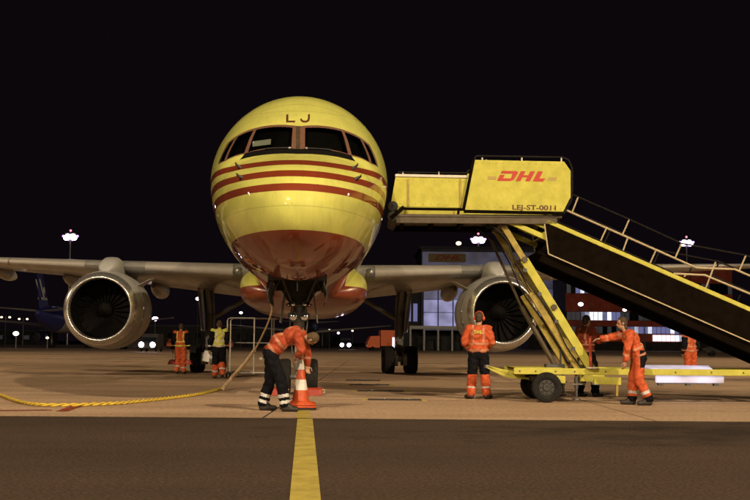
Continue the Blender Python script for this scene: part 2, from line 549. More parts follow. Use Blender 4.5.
    def grid(self, fn, nu, nv, m=None):
        vs = [fn(i / nu, j / nv) for i in range(nu + 1) for j in range(nv + 1)]
        fs = []
        for i in range(nu):
            for j in range(nv):
                a = i * (nv + 1) + j
                fs.append((a, a + nv + 1, a + nv + 2, a + 1))
        return self.add(vs, fs, m)
    def mesh(self, name, fix=True):
        me = bpy.data.meshes.new(name)
        me.from_pydata(self.v, [], self.f)
        if fix:
            bm = bmesh.new(); bm.from_mesh(me)
            bmesh.ops.remove_doubles(bm, verts=bm.verts, dist=1e-5)
            bmesh.ops.recalc_face_normals(bm, faces=bm.faces)
            if len(bm.faces) == len(self.f):
                pass
            bm.to_mesh(me); bm.free()
        return me
    def build(self, name, material=None, parent=None, smooth=None, bevel=0.0, fix=True, **kw):
        me = self.mesh(name, fix and len(self.mats) < 2)
        if material is not None and not self.mats:
            me.materials.append(MAT[material])
        for k in self.mats:
            me.materials.append(MAT[k])
        if len(self.mats) > 1:
            me.polygons.foreach_set('material_index', self.m)
            bm = bmesh.new(); bm.from_mesh(me)
            bmesh.ops.recalc_face_normals(bm, faces=bm.faces)
            bm.to_mesh(me); bm.free()
        if smooth is not None:
            me.polygons.foreach_set('use_smooth', [True] * len(me.polygons))
            me.set_sharp_from_angle(angle=R(smooth))
        o = bpy.data.objects.new(name, me)
        link(o, parent)
        if bevel:
            md = o.modifiers.new('bevel', 'BEVEL')
            md.width, md.segments, md.limit_method = bevel, 2, 'ANGLE'
        return tag(o, **kw)

def text_mesh(body, size, bold=0.0, shear=0.0, depth=0.004):
    cu = bpy.data.curves.new('lettering', 'FONT')
    cu.body, cu.size, cu.offset, cu.shear, cu.extrude = body, size, bold, shear, depth
    cu.align_x, cu.align_y = 'CENTER', 'CENTER'
    cu.resolution_u = 4
    o = bpy.data.objects.new('lettering', cu)
    C.objects.link(o)
    dg = bpy.context.evaluated_depsgraph_get()
    me = bpy.data.meshes.new_from_object(o.evaluated_get(dg))
    C.objects.unlink(o)
    bpy.data.objects.remove(o)
    return me

def copy_tree(o, parent=None):
    c = o.copy()
    C.objects.link(c)
    if parent is not None:
        c.parent = parent
    for ch in list(o.children):
        copy_tree(ch, c)
    return c

def copy_part(o, parent=None):
    c = o.copy()
    C.objects.link(c)
    c.parent = parent or o.parent
    for ch in list(o.children):
        copy_part(ch, c)
    return c

def smooth_path(pts, n=12):
    out = []
    q = [pts[0]] + pts + [pts[-1]]
    for i in range(1, len(q) - 2):
        p0, p1, p2, p3 = q[i - 1], q[i], q[i + 1], q[i + 2]
        for k in range(n):
            t = k / n
            out.append(.5 * ((2 * p1) + (p2 - p0) * t + (2 * p0 - 5 * p1 + 4 * p2 - p3) * t * t + (3 * p1 - p0 - 3 * p2 + p3) * t ** 3))
    return out + [pts[-1]]
def twist(path, r, rs, pitch, n, seg=8):
    mb = MB()
    L = 0
    acc = [0]
    for a, b_ in zip(path, path[1:]):
        L += (b_ - a).length; acc.append(L)
    for k in range(n):
        pts = []
        for i, p in enumerate(path):
            d = (path[min(i + 1, len(path) - 1)] - path[max(0, i - 1)]).normalized()
            x, y = frame_of(d)
            a = 2 * math.pi * (acc[i] / pitch + k / n)
            pts.append(p + x * (math.cos(a) * rs) + y * (math.sin(a) * rs))
        mb.tube(pts, r, seg)
    return mb
def resample(path, step):
    out = [path[0]]; need = step
    for a, b_ in zip(path, path[1:]):
        L = (b_ - a).length
        while need <= L:
            out.append(a.lerp(b_, need / L)); need += step
        need -= L
    return out
# ------------------------------------------------------------------ ground
EDGE = 16.75                                             # concrete begins this far ahead
def quad(name, pts, material, **kw):
    me = bpy.data.meshes.new(name)
    me.from_pydata([tuple(p) for p in pts], [], [tuple(range(len(pts)))])
    me.materials.append(MAT[material])
    o = bpy.data.objects.new(name, me)
    C.objects.link(o)
    return tag(o, **kw)
def uvquad(name, u0, u1, d0, d1, z, material, **kw):
    return quad(name, [UV(u0, d0, z), UV(u1, d0, z), UV(u1, d1, z), UV(u0, d1, z)], material, **kw)

uvquad('ground', -3000, 3000, -2500, 3500, -0.06, 'field', kind='structure')
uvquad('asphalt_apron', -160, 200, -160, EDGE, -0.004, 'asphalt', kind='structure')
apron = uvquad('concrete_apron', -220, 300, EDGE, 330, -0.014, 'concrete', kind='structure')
SL = 6.0
uvquad('joint_filler', -36, 46, EDGE + .02, EDGE + 60, -0.010, 'rubber', kind='structure')
def slab_mesh():
    a, t, b = SL / 2 - 0.016, 0.0, 0.012
    vs, fs = [], []
    for z, q in ((-0.03, a), (-0.008, a), (t, a - b)):
        vs += [(-q, -q, z), (q, -q, z), (q, q, z), (-q, q, z)]
    for i in (0, 4):
        for k in range(4):
            j = (k + 1) % 4
            fs.append((i + k, i + j, i + j + 4, i + k + 4))
    fs.append((8, 9, 10, 11))
    me = bpy.data.meshes.new('slab')
    me.from_pydata(vs, [], fs)
    me.materials.append(MAT['concrete'])
    return me
sm_ = slab_mesh()
for i in range(10):
    for j in range(-6, 8):
        o = bpy.data.objects.new('slab', sm_)
        C.objects.link(o)
        o.parent = apron
        o.location = UV(j * SL + 1.3, EDGE + 0.011 + SL * (i + .5), random.uniform(-0.0012, 0.0012))
        o.rotation_euler = (0, 0, -YAW)

uvquad('joint_sealant', -120, 160, EDGE - .045, EDGE + .012, 0.0005, 'rubber', kind='structure')
# yellow lead-in line under the nose: on the asphalt, and worn on the concrete
def strip(name, pts, material, z):
    me = bpy.data.meshes.new(name)
    n = len(pts) // 2
    me.from_pydata([(p.x, p.y, z) for p in pts], [], [(2 * i, 2 * i + 1, 2 * i + 3, 2 * i + 2) for i in range(n - 1)])
    me.materials.append(MAT[material])
    o = bpy.data.objects.new(name, me)
    C.objects.link(o)
    return tag(o, kind='structure')
lw = 0.115
e0 = G(305, 418)
strip('yellow_taxi_line', [Vector((-lw, -30, 0)), Vector((lw, -30, 0)), Vector((-lw + e0.x, EDGE - .05, 0)), Vector((lw + e0.x, EDGE - .05, 0))], 'yellow_line', 0.001)
strip('yellow_taxi_line', [Vector((-.11, EDGE + .05, 0)), Vector((.11, EDGE + .05, 0)), Vector((-.11, 60, 0)), Vector((.11, 60, 0))], 'yellow_line', 0.0035)
g = [G(*p) for p in ((55, 411.6), (67, 411.8), (76, 404.6), (88, 404.6))]
strip('red_stand_line', g, 'red_line', 0.0035)
g = [G(*p) for p in ((-40, 411.6), (-40, 410.6), (52, 410.6), (52, 409.8))]
strip('red_stand_line', g, 'red_line', 0.0038)

# steel covers of the hydrant pits let into the concrete
pits = [((363, 380.4), 1.05, 0.7, 'farthest'), ((369, 384.9), 1.1, 0.7, 'second farthest'), ((380.5, 391.2), 1.1, 0.62, 'second nearest'), ((394.5, 399.9), 1.08, 0.5, 'nearest')]
for (p, wx, wy, which) in pits:
    c = G(*p)
    t = empty('pit_cover', c, -YAW, 'flat dark steel pit cover in the concrete, %s of the four in a row' % which, 'pit cover', 'pit covers in the concrete')
    MB().box((0, 0, 0.004), (wx, wy, 0.012)).build('plate', 'pit_plate', t, bevel=0.003)
    for sgn in (-1, 1):
        MB().box((sgn * (wx / 2 + .06), 0, 0.003), (.11, wy * .9, 0.009)).build('end_mark', 'yellow_line', t)
        MB().tube([(sgn * .25 - .06, 0, .012), (sgn * .25 - .05, 0, .03), (sgn * .25 + .05, 0, .03), (sgn * .25 + .06, 0, .012)], .007, 6).build('lift_handle', 'steel', t, smooth=40)

# ------------------------------------------------------------------ the freighter
NA, NB = P(295.4, 200, 18.0), P(304.5, 372, 41.8)
axis = Vector((NB.x - NA.x, NB.y - NA.y, 0))
AROT = math.atan2(-axis.x, axis.y)
ALOC = Vector((NA.x, NA.y, 0))
plane = empty('cargo_airplane', ALOC, AROT, 'yellow freighter jet with red stripes and grey wings, parked nose-on in the foreground', 'airplane')
A_M = Matrix.Translation(ALOC) @ Matrix.Rotation(AROT, 4, 'Z')
A_I = A_M.inverted()

def curve(tab):
    xs = np.array([a for a, b in tab], float); ys = np.array([b for a, b in tab], float)
    h = np.diff(xs); dl = np.diff(ys) / h
    m = np.zeros(len(xs)); m[0] = dl[0]; m[-1] = dl[-1]
    for i in range(1, len(xs) - 1):                       # monotone cubic
        if dl[i - 1] * dl[i] > 0:
            w1, w2 = 2 * h[i] + h[i - 1], h[i] + 2 * h[i - 1]
            m[i] = (w1 + w2) / (w1 / dl[i - 1] + w2 / dl[i])
    def f(x):
        if x <= xs[0]: return ys[0]
        if x >= xs[-1]: return ys[-1]
        i = int(np.searchsorted(xs, x) - 1)
        t = (x - xs[i]) / h[i]
        return float((2*t**3 - 3*t*t + 1) * ys[i] + (t**3 - 2*t*t + t) * h[i] * m[i] + (-2*t**3 + 3*t*t) * ys[i+1] + (t**3 - t*t) * h[i] * m[i+1])
    return f
f_top = curve([(0, 3.45), (.03, 3.60), (.1, 3.75), (.3, 3.96), (.6, 4.16), (1, 4.34), (1.5, 4.52), (1.9, 4.68), (2.25, 4.96), (2.6, 5.25), (3, 5.53), (3.5, 5.82), (4.2, 6.17), (4.8, 6.36), (5.5, 6.47), (6.5, 6.52), (30, 6.52), (46, 6.25), (47.3, 5.75)])
f_bot = curve([(0, 3.45), (.03, 3.31), (.1, 3.16), (.3, 2.96), (.6, 2.79), (1, 2.65), (1.5, 2.54), (2, 2.47), (3, 2.38), (4, 2.33), (6, 2.29), (30, 2.29), (38, 3.1), (47.3, 5.5)])
f_hw = curve([(0, 0.0), (.03, .19), (.1, .34), (.3, .59), (.6, .83), (1, 1.06), (1.5, 1.28), (2, 1.45), (2.5, 1.575), (3, 1.665), (3.5, 1.735), (4.2, 1.81), (5, 1.86), (6, 1.885), (30, 1.885), (38, 1.5), (47.3, .15)])
f_zw = curve([(0, 3.45), (1, 3.75), (2, 4.04), (3, 4.25), (4.5, 4.42), (30, 4.42), (47.3, 5.6)])

def fus(s, th, off=0.0):
    t, b, hw, zw = f_top(s), f_bot(s), f_hw(s) + off, f_zw(s)
    c, q = math.cos(th), math.sin(th)
    return Vector((hw * c, s, zw + (q * (t - zw + off) if q > 0 else q * (zw - b + off))))

def to_surface(p, off=0.0):
    s = p.y
    t, b, hw, zw = f_top(s), f_bot(s), f_hw(s), f_zw(s)
    dz = (p.z - zw) / ((t - zw) if p.z > zw else (zw - b))
    return fus(s, math.atan2(dz, p.x / hw), off)

def inside(p):
    if p.y <= 0: return False
    t, b, hw, zw = f_top(p.y), f_bot(p.y), f_hw(p.y), f_zw(p.y)
    dz = (p.z - zw) / max(1e-6, ((t - zw) if p.z > zw else (zw - b)))
    return (p.x / max(1e-6, hw)) ** 2 + dz * dz < 1

def hit(px, py):
    o = A_I @ Vector((0, 0, CAMH)); q = A_I @ P(px, py, 20)
    d = (q - o).normalized()
    k = 16.0
    while k < 28:
        p = o + d * k
        if inside(p):
            lo, hi = k - .02, k
            for _ in range(14):
                md = (lo + hi) / 2
                if inside(o + d * md): hi = md
                else: lo = md
            return o + d * hi
        k += .02
    return None

# flight deck windows: measured on the photograph's left half and mirrored
WIN = [[(257.5, 129.5), (294.0, 127.8), (292.6, 147.6), (249.0, 152.0)],
       [(238.5, 136.5), (254.8, 130.0), (245.2, 152.8), (227.0, 159.5)],
       [(229.5, 143.0), (235.8, 138.3), (224.6, 160.5), (219.6, 162.8)]]
WFR = [[(255.6, 128.0), (299.0, 126.3), (299.0, 149.8), (246.4, 153.8)],
       [(237.0, 135.8), (255.6, 128.0), (246.4, 153.8), (225.4, 161.0)],
       [(228.6, 142.2), (237.0, 135.8), (225.4, 161.0), (218.3, 164.2)]]
xm = hit(299.3, 150).x
PANES = [[Vector((p.x - xm, p.y, p.z)) for p in map(lambda t: hit(*t), w_)] for w_ in WIN]
FRAMES = [[Vector((p.x - xm, p.y, p.z)) for p in map(lambda t: hit(*t), w_)] for w_ in WFR]
def pane_outline(w_, grow=.016):
    m_ = sum(w_, Vector()) / 4
    q = [p + (p - m_).normalized() * grow for p in w_]
    out = []
    for k in range(4):
        for t in np.linspace(0, 1, 9)[:-1]:
            p = to_surface(q[k].lerp(q[(k + 1) % 4], t))
            out.append((p.x, p.z))
    return out
OUTL = [pane_outline(w_) for w_ in PANES]
def in_pane(c):
    """does that point of the skin lie in a window opening (front view)"""
    x, z = -abs(c.x), c.z
    for o in OUTL:
        ins = False
        for k in range(len(o)):
            (x0, z0), (x1, z1) = o[k - 1], o[k]
            if (z0 > z) != (z1 > z) and x < (x1 - x0) * (z - z0) / (z1 - z0) + x0:
                ins = not ins
        if ins:
            return True
    return False
BAY = (3.35, 7.6, 0.52)
def fuselage():
    st = list(np.linspace(0, 1, 20) ** 2 * 2.0) + list(np.linspace(2.02, 3.6, 80)) + list(np.linspace(3.7, 8, 36)) + list(np.linspace(8.8, 30, 20)) + list(np.linspace(31, 47.3, 24))
    st[0] = 0.0015
    st = sorted(st + [BAY[0], BAY[1]])
    N = 480
    mb = MB()
    vs = [fus(s, 2 * math.pi * (k + .5) / N - math.pi / 2) for s in st for k in range(N)]
    fs = []
    for i in range(len(st) - 1):
        for k in range(N):
            k2 = (k + 1) % N
            q = (i * N + k, i * N + k2, (i + 1) * N + k2, (i + 1) * N + k)
            c = sum((vs[j] for j in q), Vector()) / 4
            if BAY[0] < c.y < BAY[1] and abs(c.x) < BAY[2] and c.z < 3.2:
                continue
            if 1.7 < c.y < 4.2 and c.z > 4.3 and in_pane(c):
                continue
            fs.append(q)
    fs.append(tuple(range(N))[::-1])
    fs.append(tuple((len(st) - 1) * N + k for k in range(N)))
    mb.add(vs, fs)
    return mb.build('fuselage', 'livery', plane, smooth=60)
fus_o = fuselage()

# nose gear bay, open below
mb = MB()
y0, y1, bx = BAY[0] - .02, BAY[1] + .02, BAY[2] + .06
top, low = 3.35, 2.36
for q in ([(-bx, y0, low), (-bx, y1, low), (-bx, y1, top), (-bx, y0, top)], [(bx, y0, low), (bx, y1, low), (bx, y1, top), (bx, y0, top)],
          [(-bx, y0, low), (bx, y0, low), (bx, y0, top), (-bx, y0, top)], [(-bx, y1, low), (bx, y1, low), (bx, y1, top), (-bx, y1, top)],
          [(-bx, y0, top), (bx, y0, top), (bx, y1, top), (-bx, y1, top)]):
    mb.add(q, [(0, 1, 2, 3)])
for k in range(5):
    yy = y0 + .4 + k * .62
    mb.box((0, yy, top - .06), (2 * bx - .1, .07, .1))
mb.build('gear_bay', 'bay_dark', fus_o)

def patch(corners, off, nu=10, nv=8, inset=0.0):
    c = [Vector(p) for p in corners]
    if inset:
        m = sum(c, Vector()) / 4
        c = [p + (m - p).normalized() * inset for p in c]
    mb = MB()
    mb.grid(lambda u, v: to_surface((c[0] * (1 - u) + c[1] * u) * (1 - v) + (c[3] * (1 - u) + c[2] * u) * v, off), nu, nv)
    return mb
for side in (-1, 1):
    for cw, cf in zip(PANES, FRAMES):
        q = lambda c: [Vector((p.x * -side, p.y, p.z)) for p in c]
        i_, o_ = q(cw), q(cf)
        mb = MB()
        for a in range(4):
            b2 = (a + 1) % 4
            c = [o_[a], o_[b2], i_[b2], i_[a]]
            mb.grid(lambda u, v: to_surface((c[0] * (1 - u) + c[1] * u) * (1 - v) + (c[3] * (1 - u) + c[2] * u) * v, .006), 12, 4)
        fr = mb.build('window', 'window_frame', plane, smooth=60)
        m_ = sum(i_, Vector()) / 4
        patch([p + (p - m_).normalized() * .015 for p in i_], 0.001).build('pane', 'flight_deck_glass', fr, smooth=60)
# the flight deck behind the panes
mb = MB()
mb.grid(lambda u, v: fus(2.05 + 2.6 * u, math.pi * v, -.14), 16, 24)
mb.grid(lambda u, v: fus(4.65, math.pi * v, -.14).lerp(Vector((0, 4.65, 4.4)), u), 4, 24)
cockpit = mb.build('flight_deck_lining', 'black_paint', plane, smooth=60)
MB().loft([[(x, 2.15, 4.55) for x in np.linspace(-1.15, 1.15, 9)] + [(x, 2.15, 4.50) for x in np.linspace(1.15, -1.15, 9)], [(x, 2.75, 4.78) for x in np.linspace(-1.2, 1.2, 9)] + [(x, 2.75, 4.4) for x in np.linspace(1.2, -1.2, 9)]]).build('glareshield', 'rail_dark', cockpit)
for x in (-.52, .52):
    MB().sphere((x, 2.98, 4.62), (.21, .08, .36), seg=14, rings=10).build('pilot_seat', 'seat_grey', cockpit, smooth=60)
    MB().sphere((x, 2.96, 5.02), (.11, .06, .10), seg=14, rings=8).build('headrest', 'seat_grey', cockpit, smooth=60)
sheet = MB().grid(lambda u, v: (-.86 + .34 * u, 2.24 + .16 * v, 4.80 + .13 * v + .05 * u), 3, 3).build('chart_sheet', 'paper', cockpit)
md = sheet.modifiers.new('thickness', 'SOLIDIFY'); md.thickness = .003
cp = [hit(*p) for p in ((297.2, 126.4), (301.4, 126.4), (301.4, 149.6), (297.2, 149.6))]
patch([Vector((p.x - xm, p.y, p.z)) for p in cp], .009, 4, 10).build('centre_post', 'stair_brown', plane, smooth=60)
# anti-glare strip below the front panes
lo_c = [hit(*p) for p in ((246.0, 153.6), (299.3, 149.6), (299.3, 154.2), (241, 159.6))]
for side in (-1, 1):
    c = [Vector(((p.x - xm) * -side, p.y, p.z)) for p in lo_c]
    patch(c, 0.012, 24, 8).build('anti_glare_strip', 'black_paint', fus_o, smooth=60)
    # wiper: arm and blade
    a, b_ = hit(291, 150.4), hit(267, 150.9)
    pts = [to_surface(a.lerp(b_, t), .045) for t in np.linspace(0, 1, 7)]
    pts = [Vector(((p.x - xm) * -side, p.y, p.z)) for p in pts]
    MB().tube(pts, .012, 6).build('wiper', 'dark_steel', fus_o, smooth=60)
    MB().sphere(pts[0], (.035, .03, .03), seg=10, rings=6).build('wiper_hub', 'steel', fus_o, smooth=60)
# registration letters on the brow
def letter_l():
    mb = MB()
    for q in ([(286.3, 114.6), (288.3, 114.6), (288.5, 122.6), (286.3, 122.6)], [(288.5, 120.9), (295.2, 120.9), (295.2, 122.6), (288.5, 122.6)]):
        c = [hit(*p) for p in q]
        mb.grid(lambda u, v: to_surface((c[0] * (1 - u) + c[1] * u) * (1 - v) + (c[3] * (1 - u) + c[2] * u) * v, .007), 6, 6)
    mb.build('letter_l', 'letter_dark', fus_o)
    mb = MB()
    path = [(308.9, 114.8), (308.9, 118.5), (308.3, 120.6), (306.4, 121.8), (303.6, 121.8), (301.7, 120.9), (300.9, 119.2)]
    for a, b_ in zip(path, path[1:]):
        d = Vector((b_[0] - a[0], b_[1] - a[1])).normalized(); n_ = Vector((-d.y, d.x)) * .95
        a2 = Vector(a) - d * .3; b2 = Vector(b_) + d * .3
        c = [hit(*(a2 + n_)), hit(*(b2 + n_)), hit(*(b2 - n_)), hit(*(a2 - n_))]
        mb.grid(lambda u, v: to_surface((c[0] * (1 - u) + c[1] * u) * (1 - v) + (c[3] * (1 - u) + c[2] * u) * v, .007), 3, 2)
    mb.build('letter_j', 'letter_dark', fus_o)
letter_l()
# pitot probes
for px, py in ((241, 168), (243, 178), (352.5, 169), (355, 179)):
    p = hit(px, py)
    if p is None: continue
    o_ = to_surface(p, .11)
    MB().tube([p, o_, o_ + Vector((0, -.05, 0)), o_ + Vector((0, -.22, 0))], [.028, .02, .017, .008], 8).build('pitot_probe', 'dark_steel', fus_o, smooth=50)
# small antennas and drain under the chin
MB().loft([[(x, y, z) for x, y in ((-.012, 3.3), (.012, 3.3), (.012, 3.6), (-.012, 3.6))] for z in (2.40, 2.16)]).build('blade_antenna', 'dark_steel', fus_o)

# tail surfaces
def airfoil(n, t):
    up, lo = [], []
    for i in range(n + 1):
        x = (1 - math.cos(math.pi * i / n)) / 2
        y = 5 * t * (.2969 * math.sqrt(x) - .126 * x - .3516 * x * x + .2843 * x ** 3 - .1015 * x ** 4)
        cam_ = .02 * (1 - (2 * x - .8) ** 2)
        up.append((x, y + cam_)); lo.append((x, -y * .9 + cam_ * .5))
    return up[::-1] + lo[1:-1]
def wing_ring(x, le, chord, zle, inc, t, n=14):
    ci, si = math.cos(inc), math.sin(inc)
    return [(x, le + chord * (a * ci + b * si), zle - chord * (a * si - b * ci)) for a, b in airfoil(n, t)]
mb = MB()
mb.loft([[(b * c, 38.0 + (z - 6) * .72 + c * a, z) for a, b in airfoil(10, .11)] for z, c in ((5.9, 7.2), (13.4, 2.6))])
mb.build('tail_fin', 'aircraft_yellow', plane, smooth=50)
for sg in (-1, 1):
    mb = MB()
    mb.loft([wing_ring(sg * x, 40.3 + x * .6, c, z, 0, .1, 10) for x, c, z in ((.3, 4.3, 4.95), (7.3, 1.5, 5.15))])
    mb.build('tailplane', 'grey_paint', plane, smooth=50)

# wings
def wing_geo(x):
    le = 17.0 + (x - 1.9) * .53
    te = (25.2 + (x - 1.9) * .06) if x < 7.0 else 25.5 + (x - 7.0) * .2
    z = 3.36 + (x - 1.9) * .066
    inc = R(3.2 - 3.0 * min(1, (x - 1.5) / 12))
    t = .092 - .017 * min(1, x / 15)
    return le, te - le, z, inc, t
XS = [1.3, 1.9, 3, 4.5, 6.5, 8, 10, 13, 16, 18.4, 19.0]
for sg in (-1, 1):
    mb = MB()
    rings = []
    for x in XS:
        le, c, z, inc, t = wing_geo(x)
        if x > 18.9: c *= .8; le += .35
        rings.append(wing_ring(sg * x, le, c, z, inc, t))
    mb.loft(rings)
    wing = mb.build('wing', 'grey_paint', plane, smooth=50)
    # bare-metal leading edge, in segments
    spans = [(2.3, 5.35), (7.6, 10.6), (10.66, 13.7), (13.76, 16.8)]
    for a, b_ in spans:
        mb = MB()
        rr = []
        for x in np.linspace(a, b_, 4):
            le, c, z, inc, t = wing_geo(x)
            ci, si = math.cos(inc), math.sin(inc)
            pts = [(q, w_) for q, w_ in airfoil(26, t) if q < .075]
            pts = [(q * 1.0 - .0022, w_ * 1.02 + (.0012 if w_ > 0 else -.0012)) for q, w_ in pts]
            # airfoil order: upper te->le, lower le->te ; add inner return
            ring = [(sg * x, le + c * (q * ci + w_ * si), z - c * (q * si - w_ * ci)) for q, w_ in pts]
            rr.append(ring)
        mb.loft(rr, close=False, cap=False)
        mb.build('slat', 'slat_grey', wing, smooth=60)
    # flap track fairings
    for x, rr_, ln in ((5.65, .36, 3.6), (9.1, .30, 3.2), (11.9, .27, 2.8), (14.6, .22, 2.4)):
        le, c, z, inc, t = wing_geo(x)
        te = le + c
        zz = z - c * math.sin(inc) * .8 - rr_ * .55
        mb = MB()
        rings = []
        for q in np.linspace(0, 1, 13):
            r_ = rr_ * max(.02, math.sin(math.pi * min(1, q * .9 + .03)) ** .6)
            rings.append([(sg * x + r_ * .78 * math.cos(a), te - ln * .7 + ln * q, zz + r_ * math.sin(a) - .1 * q) for a in np.linspace(0, 2 * math.pi, 17)[:-1]])
        mb.loft(rings)
        mb.build('flap_track_fairing', 'grey_paint', wing, smooth=60)
    # root landing light
    mb = MB()
    le, c, z, inc, t = wing_geo(2.05)
    mb.lathe([(-.06, .0), (-.05, .1), (-.02, .155), (.12, .165), (.4, .16)], (sg * 2.12, le + .02, z + .03), 'y', 20)
    ll = mb.build('landing_light', 'dark_steel', plane, smooth=40)
    MB().lathe([(-.075, 0.0), (-.066, .06), (-.055, .095)], (sg * 2.12, le + .02, z + .03), 'y', 16).build('lens', 'dull_lens', ll, smooth=60)

# wing-to-body fairing
g_top = curve([(13.0, 2.6), (13.8, 2.95), (15, 3.35), (16.4, 3.6), (25, 3.6), (29, 2.7)])
g_bot = curve([(13.0, 2.46), (14.0, 2.26), (15.4, 2.12), (17.4, 2.06), (25, 2.06), (29, 2.4)])
g_hw = curve([(13.0, .5), (13.6, 1.2), (14.4, 1.7), (15.4, 1.9), (16.9, 2.02), (23, 2.06), (26, 1.8), (29, .6)])
mb = MB()
rings = []
for s in np.linspace(13.0, 29, 44):
    t_, b_, h_ = g_top(s), g_bot(s), g_hw(s)
    zc, hh = (t_ + b_) / 2, (t_ - b_) / 2
    ring = []
    for k in range(48):
        a = 2 * math.pi * k / 48
        ca, sa = math.cos(a), math.sin(a)
        ring.append((h_ * math.copysign(abs(ca) ** .72, ca), s, zc + hh * math.copysign(abs(sa) ** .72, sa)))
    rings.append(ring)
mb.loft(rings)
mb.build('wing_body_fairing', 'fairing_livery', plane, smooth=60)

# engines
def engine(sg):
    ex, ez, s0 = sg * 6.48, 2.17, 17.0
    c = (ex, s0, ez)
    outer = [(.3, 1.176), (.6, 1.235), (1.1, 1.285), (1.7, 1.30), (2.4, 1.28), (3.2, 1.2), (4.2, 1.02), (5.2, .80), (5.25, .76)]
    e = MB().lathe(outer, c, 'y', 56).build('engine_nacelle', 'nacelle_paint', plane, smooth=50)
    lip = [(.30, 1.178), (.16, 1.13), (.06, 1.075), (.012, 1.03), (.0, 1.0), (.015, .975), (.06, .955), (.20, .94)]
    MB().lathe(lip, c, 'y', 56).build('inlet_lip', 'inlet_silver', e, smooth=70)
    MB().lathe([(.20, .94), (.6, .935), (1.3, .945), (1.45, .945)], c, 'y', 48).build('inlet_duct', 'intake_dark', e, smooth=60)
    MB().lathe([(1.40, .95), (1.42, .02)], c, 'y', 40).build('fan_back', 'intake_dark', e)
    mb = MB()
    for k in range(22):
        a = 2 * math.pi * k / 22
        q = []
        for r, tw, ch, da in ((.26, R(28), .17, 0), (.5, R(42), .21, .02), (.75, R(54), .24, .05), (.935, R(62), .25, .07)):
            for sgn in (-.5, .5):
                dt = sgn * ch * math.sin(tw) / r
                aa = a + da + dt
                q.append((ex + r * math.cos(aa), s0 + 1.2 + sgn * ch * math.cos(tw), ez + r * math.sin(aa)))
        mb.add(q, [(0, 1, 3, 2), (2, 3, 5, 4), (4, 5, 7, 6)])
    mb.build('fan', 'fan_dark', e, smooth=60)
    MB().lathe([(.72, 0.001), (.76, .05), (.9, .14), (1.1, .24), (1.3, .27)], c, 'y', 28).build('spinner', 'fan_dark', e, smooth=60)
    MB().lathe([(5.0, .72), (5.7, .42), (6.3, .12)], c, 'y', 28).build('exhaust_cone', 'dark_steel', e, smooth=60)
    # pylon
    le, ch, z, inc, t = wing_geo(6.48)
    mb = MB()
    rings = []
    for y, zb, zt, h in ((s0 + .9, ez + 1.20, ez + 1.32, .12), (s0 + 1.3, ez + 1.15, ez + 1.62, .30), (s0 + 2.0, ez + 1.1, ez + 1.80, .36), (s0 + 3.0, ez + 1.0, z + .22, .36), (s0 + 4.4, ez + .8, z + .05, .30), (s0 + 6.0, ez + .7, z - .2, .2)):
        ring = []
        for k in range(20):
            a = 2 * math.pi * k / 20
            ring.append((ex + h * math.copysign(abs(math.cos(a)) ** .7, math.cos(a)), y, (zb + zt) / 2 + (zt - zb) / 2 * math.copysign(abs(math.sin(a)) ** .7, math.sin(a))))
        rings.append(ring)
    mb.loft(rings)
    mb.build('pylon', 'nacelle_paint', e, smooth=60)
    for t_, r_ in ((.98, 1.2775), (2.75, 1.262)):
        MB().lathe([(t_ - .012, r_ - .01), (t_ - .012, r_ + .004), (t_ + .012, r_ + .004), (t_ + .012, r_ - .01)], c, 'y', 56).build('cowl_seam', 'dark_steel', e, smooth=60)
    # strakes, latch line and the small drain mast
    sgi = -sg
    MB().add([(ex + sgi * 1.0, s0 + 1.0, ez + .80), (ex + sgi * 1.0, s0 + 2.2, ez + .83), (ex + sgi * 1.42, s0 + 2.2, ez + 1.1), (ex + sgi * 1.36, s0 + 1.6, ez + 1.06),
              (ex + sgi * 1.0, s0 + 1.0, ez + .78), (ex + sgi * 1.0, s0 + 2.2, ez + .80), (ex + sgi * 1.42, s0 + 2.2, ez + 1.08), (ex + sgi * 1.36, s0 + 1.6, ez + 1.04)],
             [(0, 1, 2, 3), (7, 6, 5, 4), (0, 3, 7, 4), (3, 2, 6, 7), (2, 1, 5, 6)]).build('strake', 'nacelle_paint', e)
    for k, (dz, r_) in enumerate(((.05, 1.275), (-.32, 1.24))):
        MB().box((ex + sgi * r_, s0 + .95, ez + dz), (.05, .28, .09)).build('access_latch', 'steel', e, bevel=.01)
for sg in (-1, 1):
    engine(sg)

# landing gear
def wheel(c, r, wd, parent, hub='steel'):
    x, y, z = c
    hwd = wd / 2
    prof = [(-hwd * .75, r * .56), (-hwd * .98, r * .66), (-hwd, r * .84), (-hwd * .86, r * .95), (-hwd * .5, r * .995), (-hwd * .3, r), (-hwd * .28, r * .985), (-hwd * .22, r * .985), (-hwd * .2, r), (hwd * .2, r), (hwd * .22, r * .985), (hwd * .28, r * .985), (hwd * .3, r), (hwd * .5, r * .995), (hwd * .86, r * .95), (hwd, r * .84), (hwd * .98, r * .66), (hwd * .75, r * .56)]
    wl = MB().lathe(prof, c, 'x', 36).build('wheel', 'tyre', parent, smooth=40)
    mb = MB()
    mb.lathe([(-hwd * .72, .03), (-hwd * .7, r * .25), (-hwd * .45, r * .3), (-hwd * .45, r * .5), (-hwd * .8, r * .575), (hwd * .8, r * .575), (hwd * .45, r * .5), (hwd * .45, r * .3), (hwd * .7, r * .25), (hwd * .72, .03)], c, 'x', 24)
    for k in range(8):
        a = k * math.pi / 4
        for sx in (-1, 1):
            mb.lathe([(-.02, .012), (.02, .012)], (x + sx * hwd * .5, y + math.cos(a) * r * .4, z + math.sin(a) * r * .4), 'x', 6)
    mb.build('rim', hub, wl, smooth=40)
    return wl
ng = MB()
NY = 6.3
ng.tube([(0, NY + .05, 3.3), (0, NY, 2.2), (0, NY, 1.35)], [.13, .13, .115], 16)
ng.tube([(0, NY, 1.35), (0, NY, .42)], .075, 16)
ng.tube([(-.36, NY, .39), (.36, NY, .39)], .055, 12)
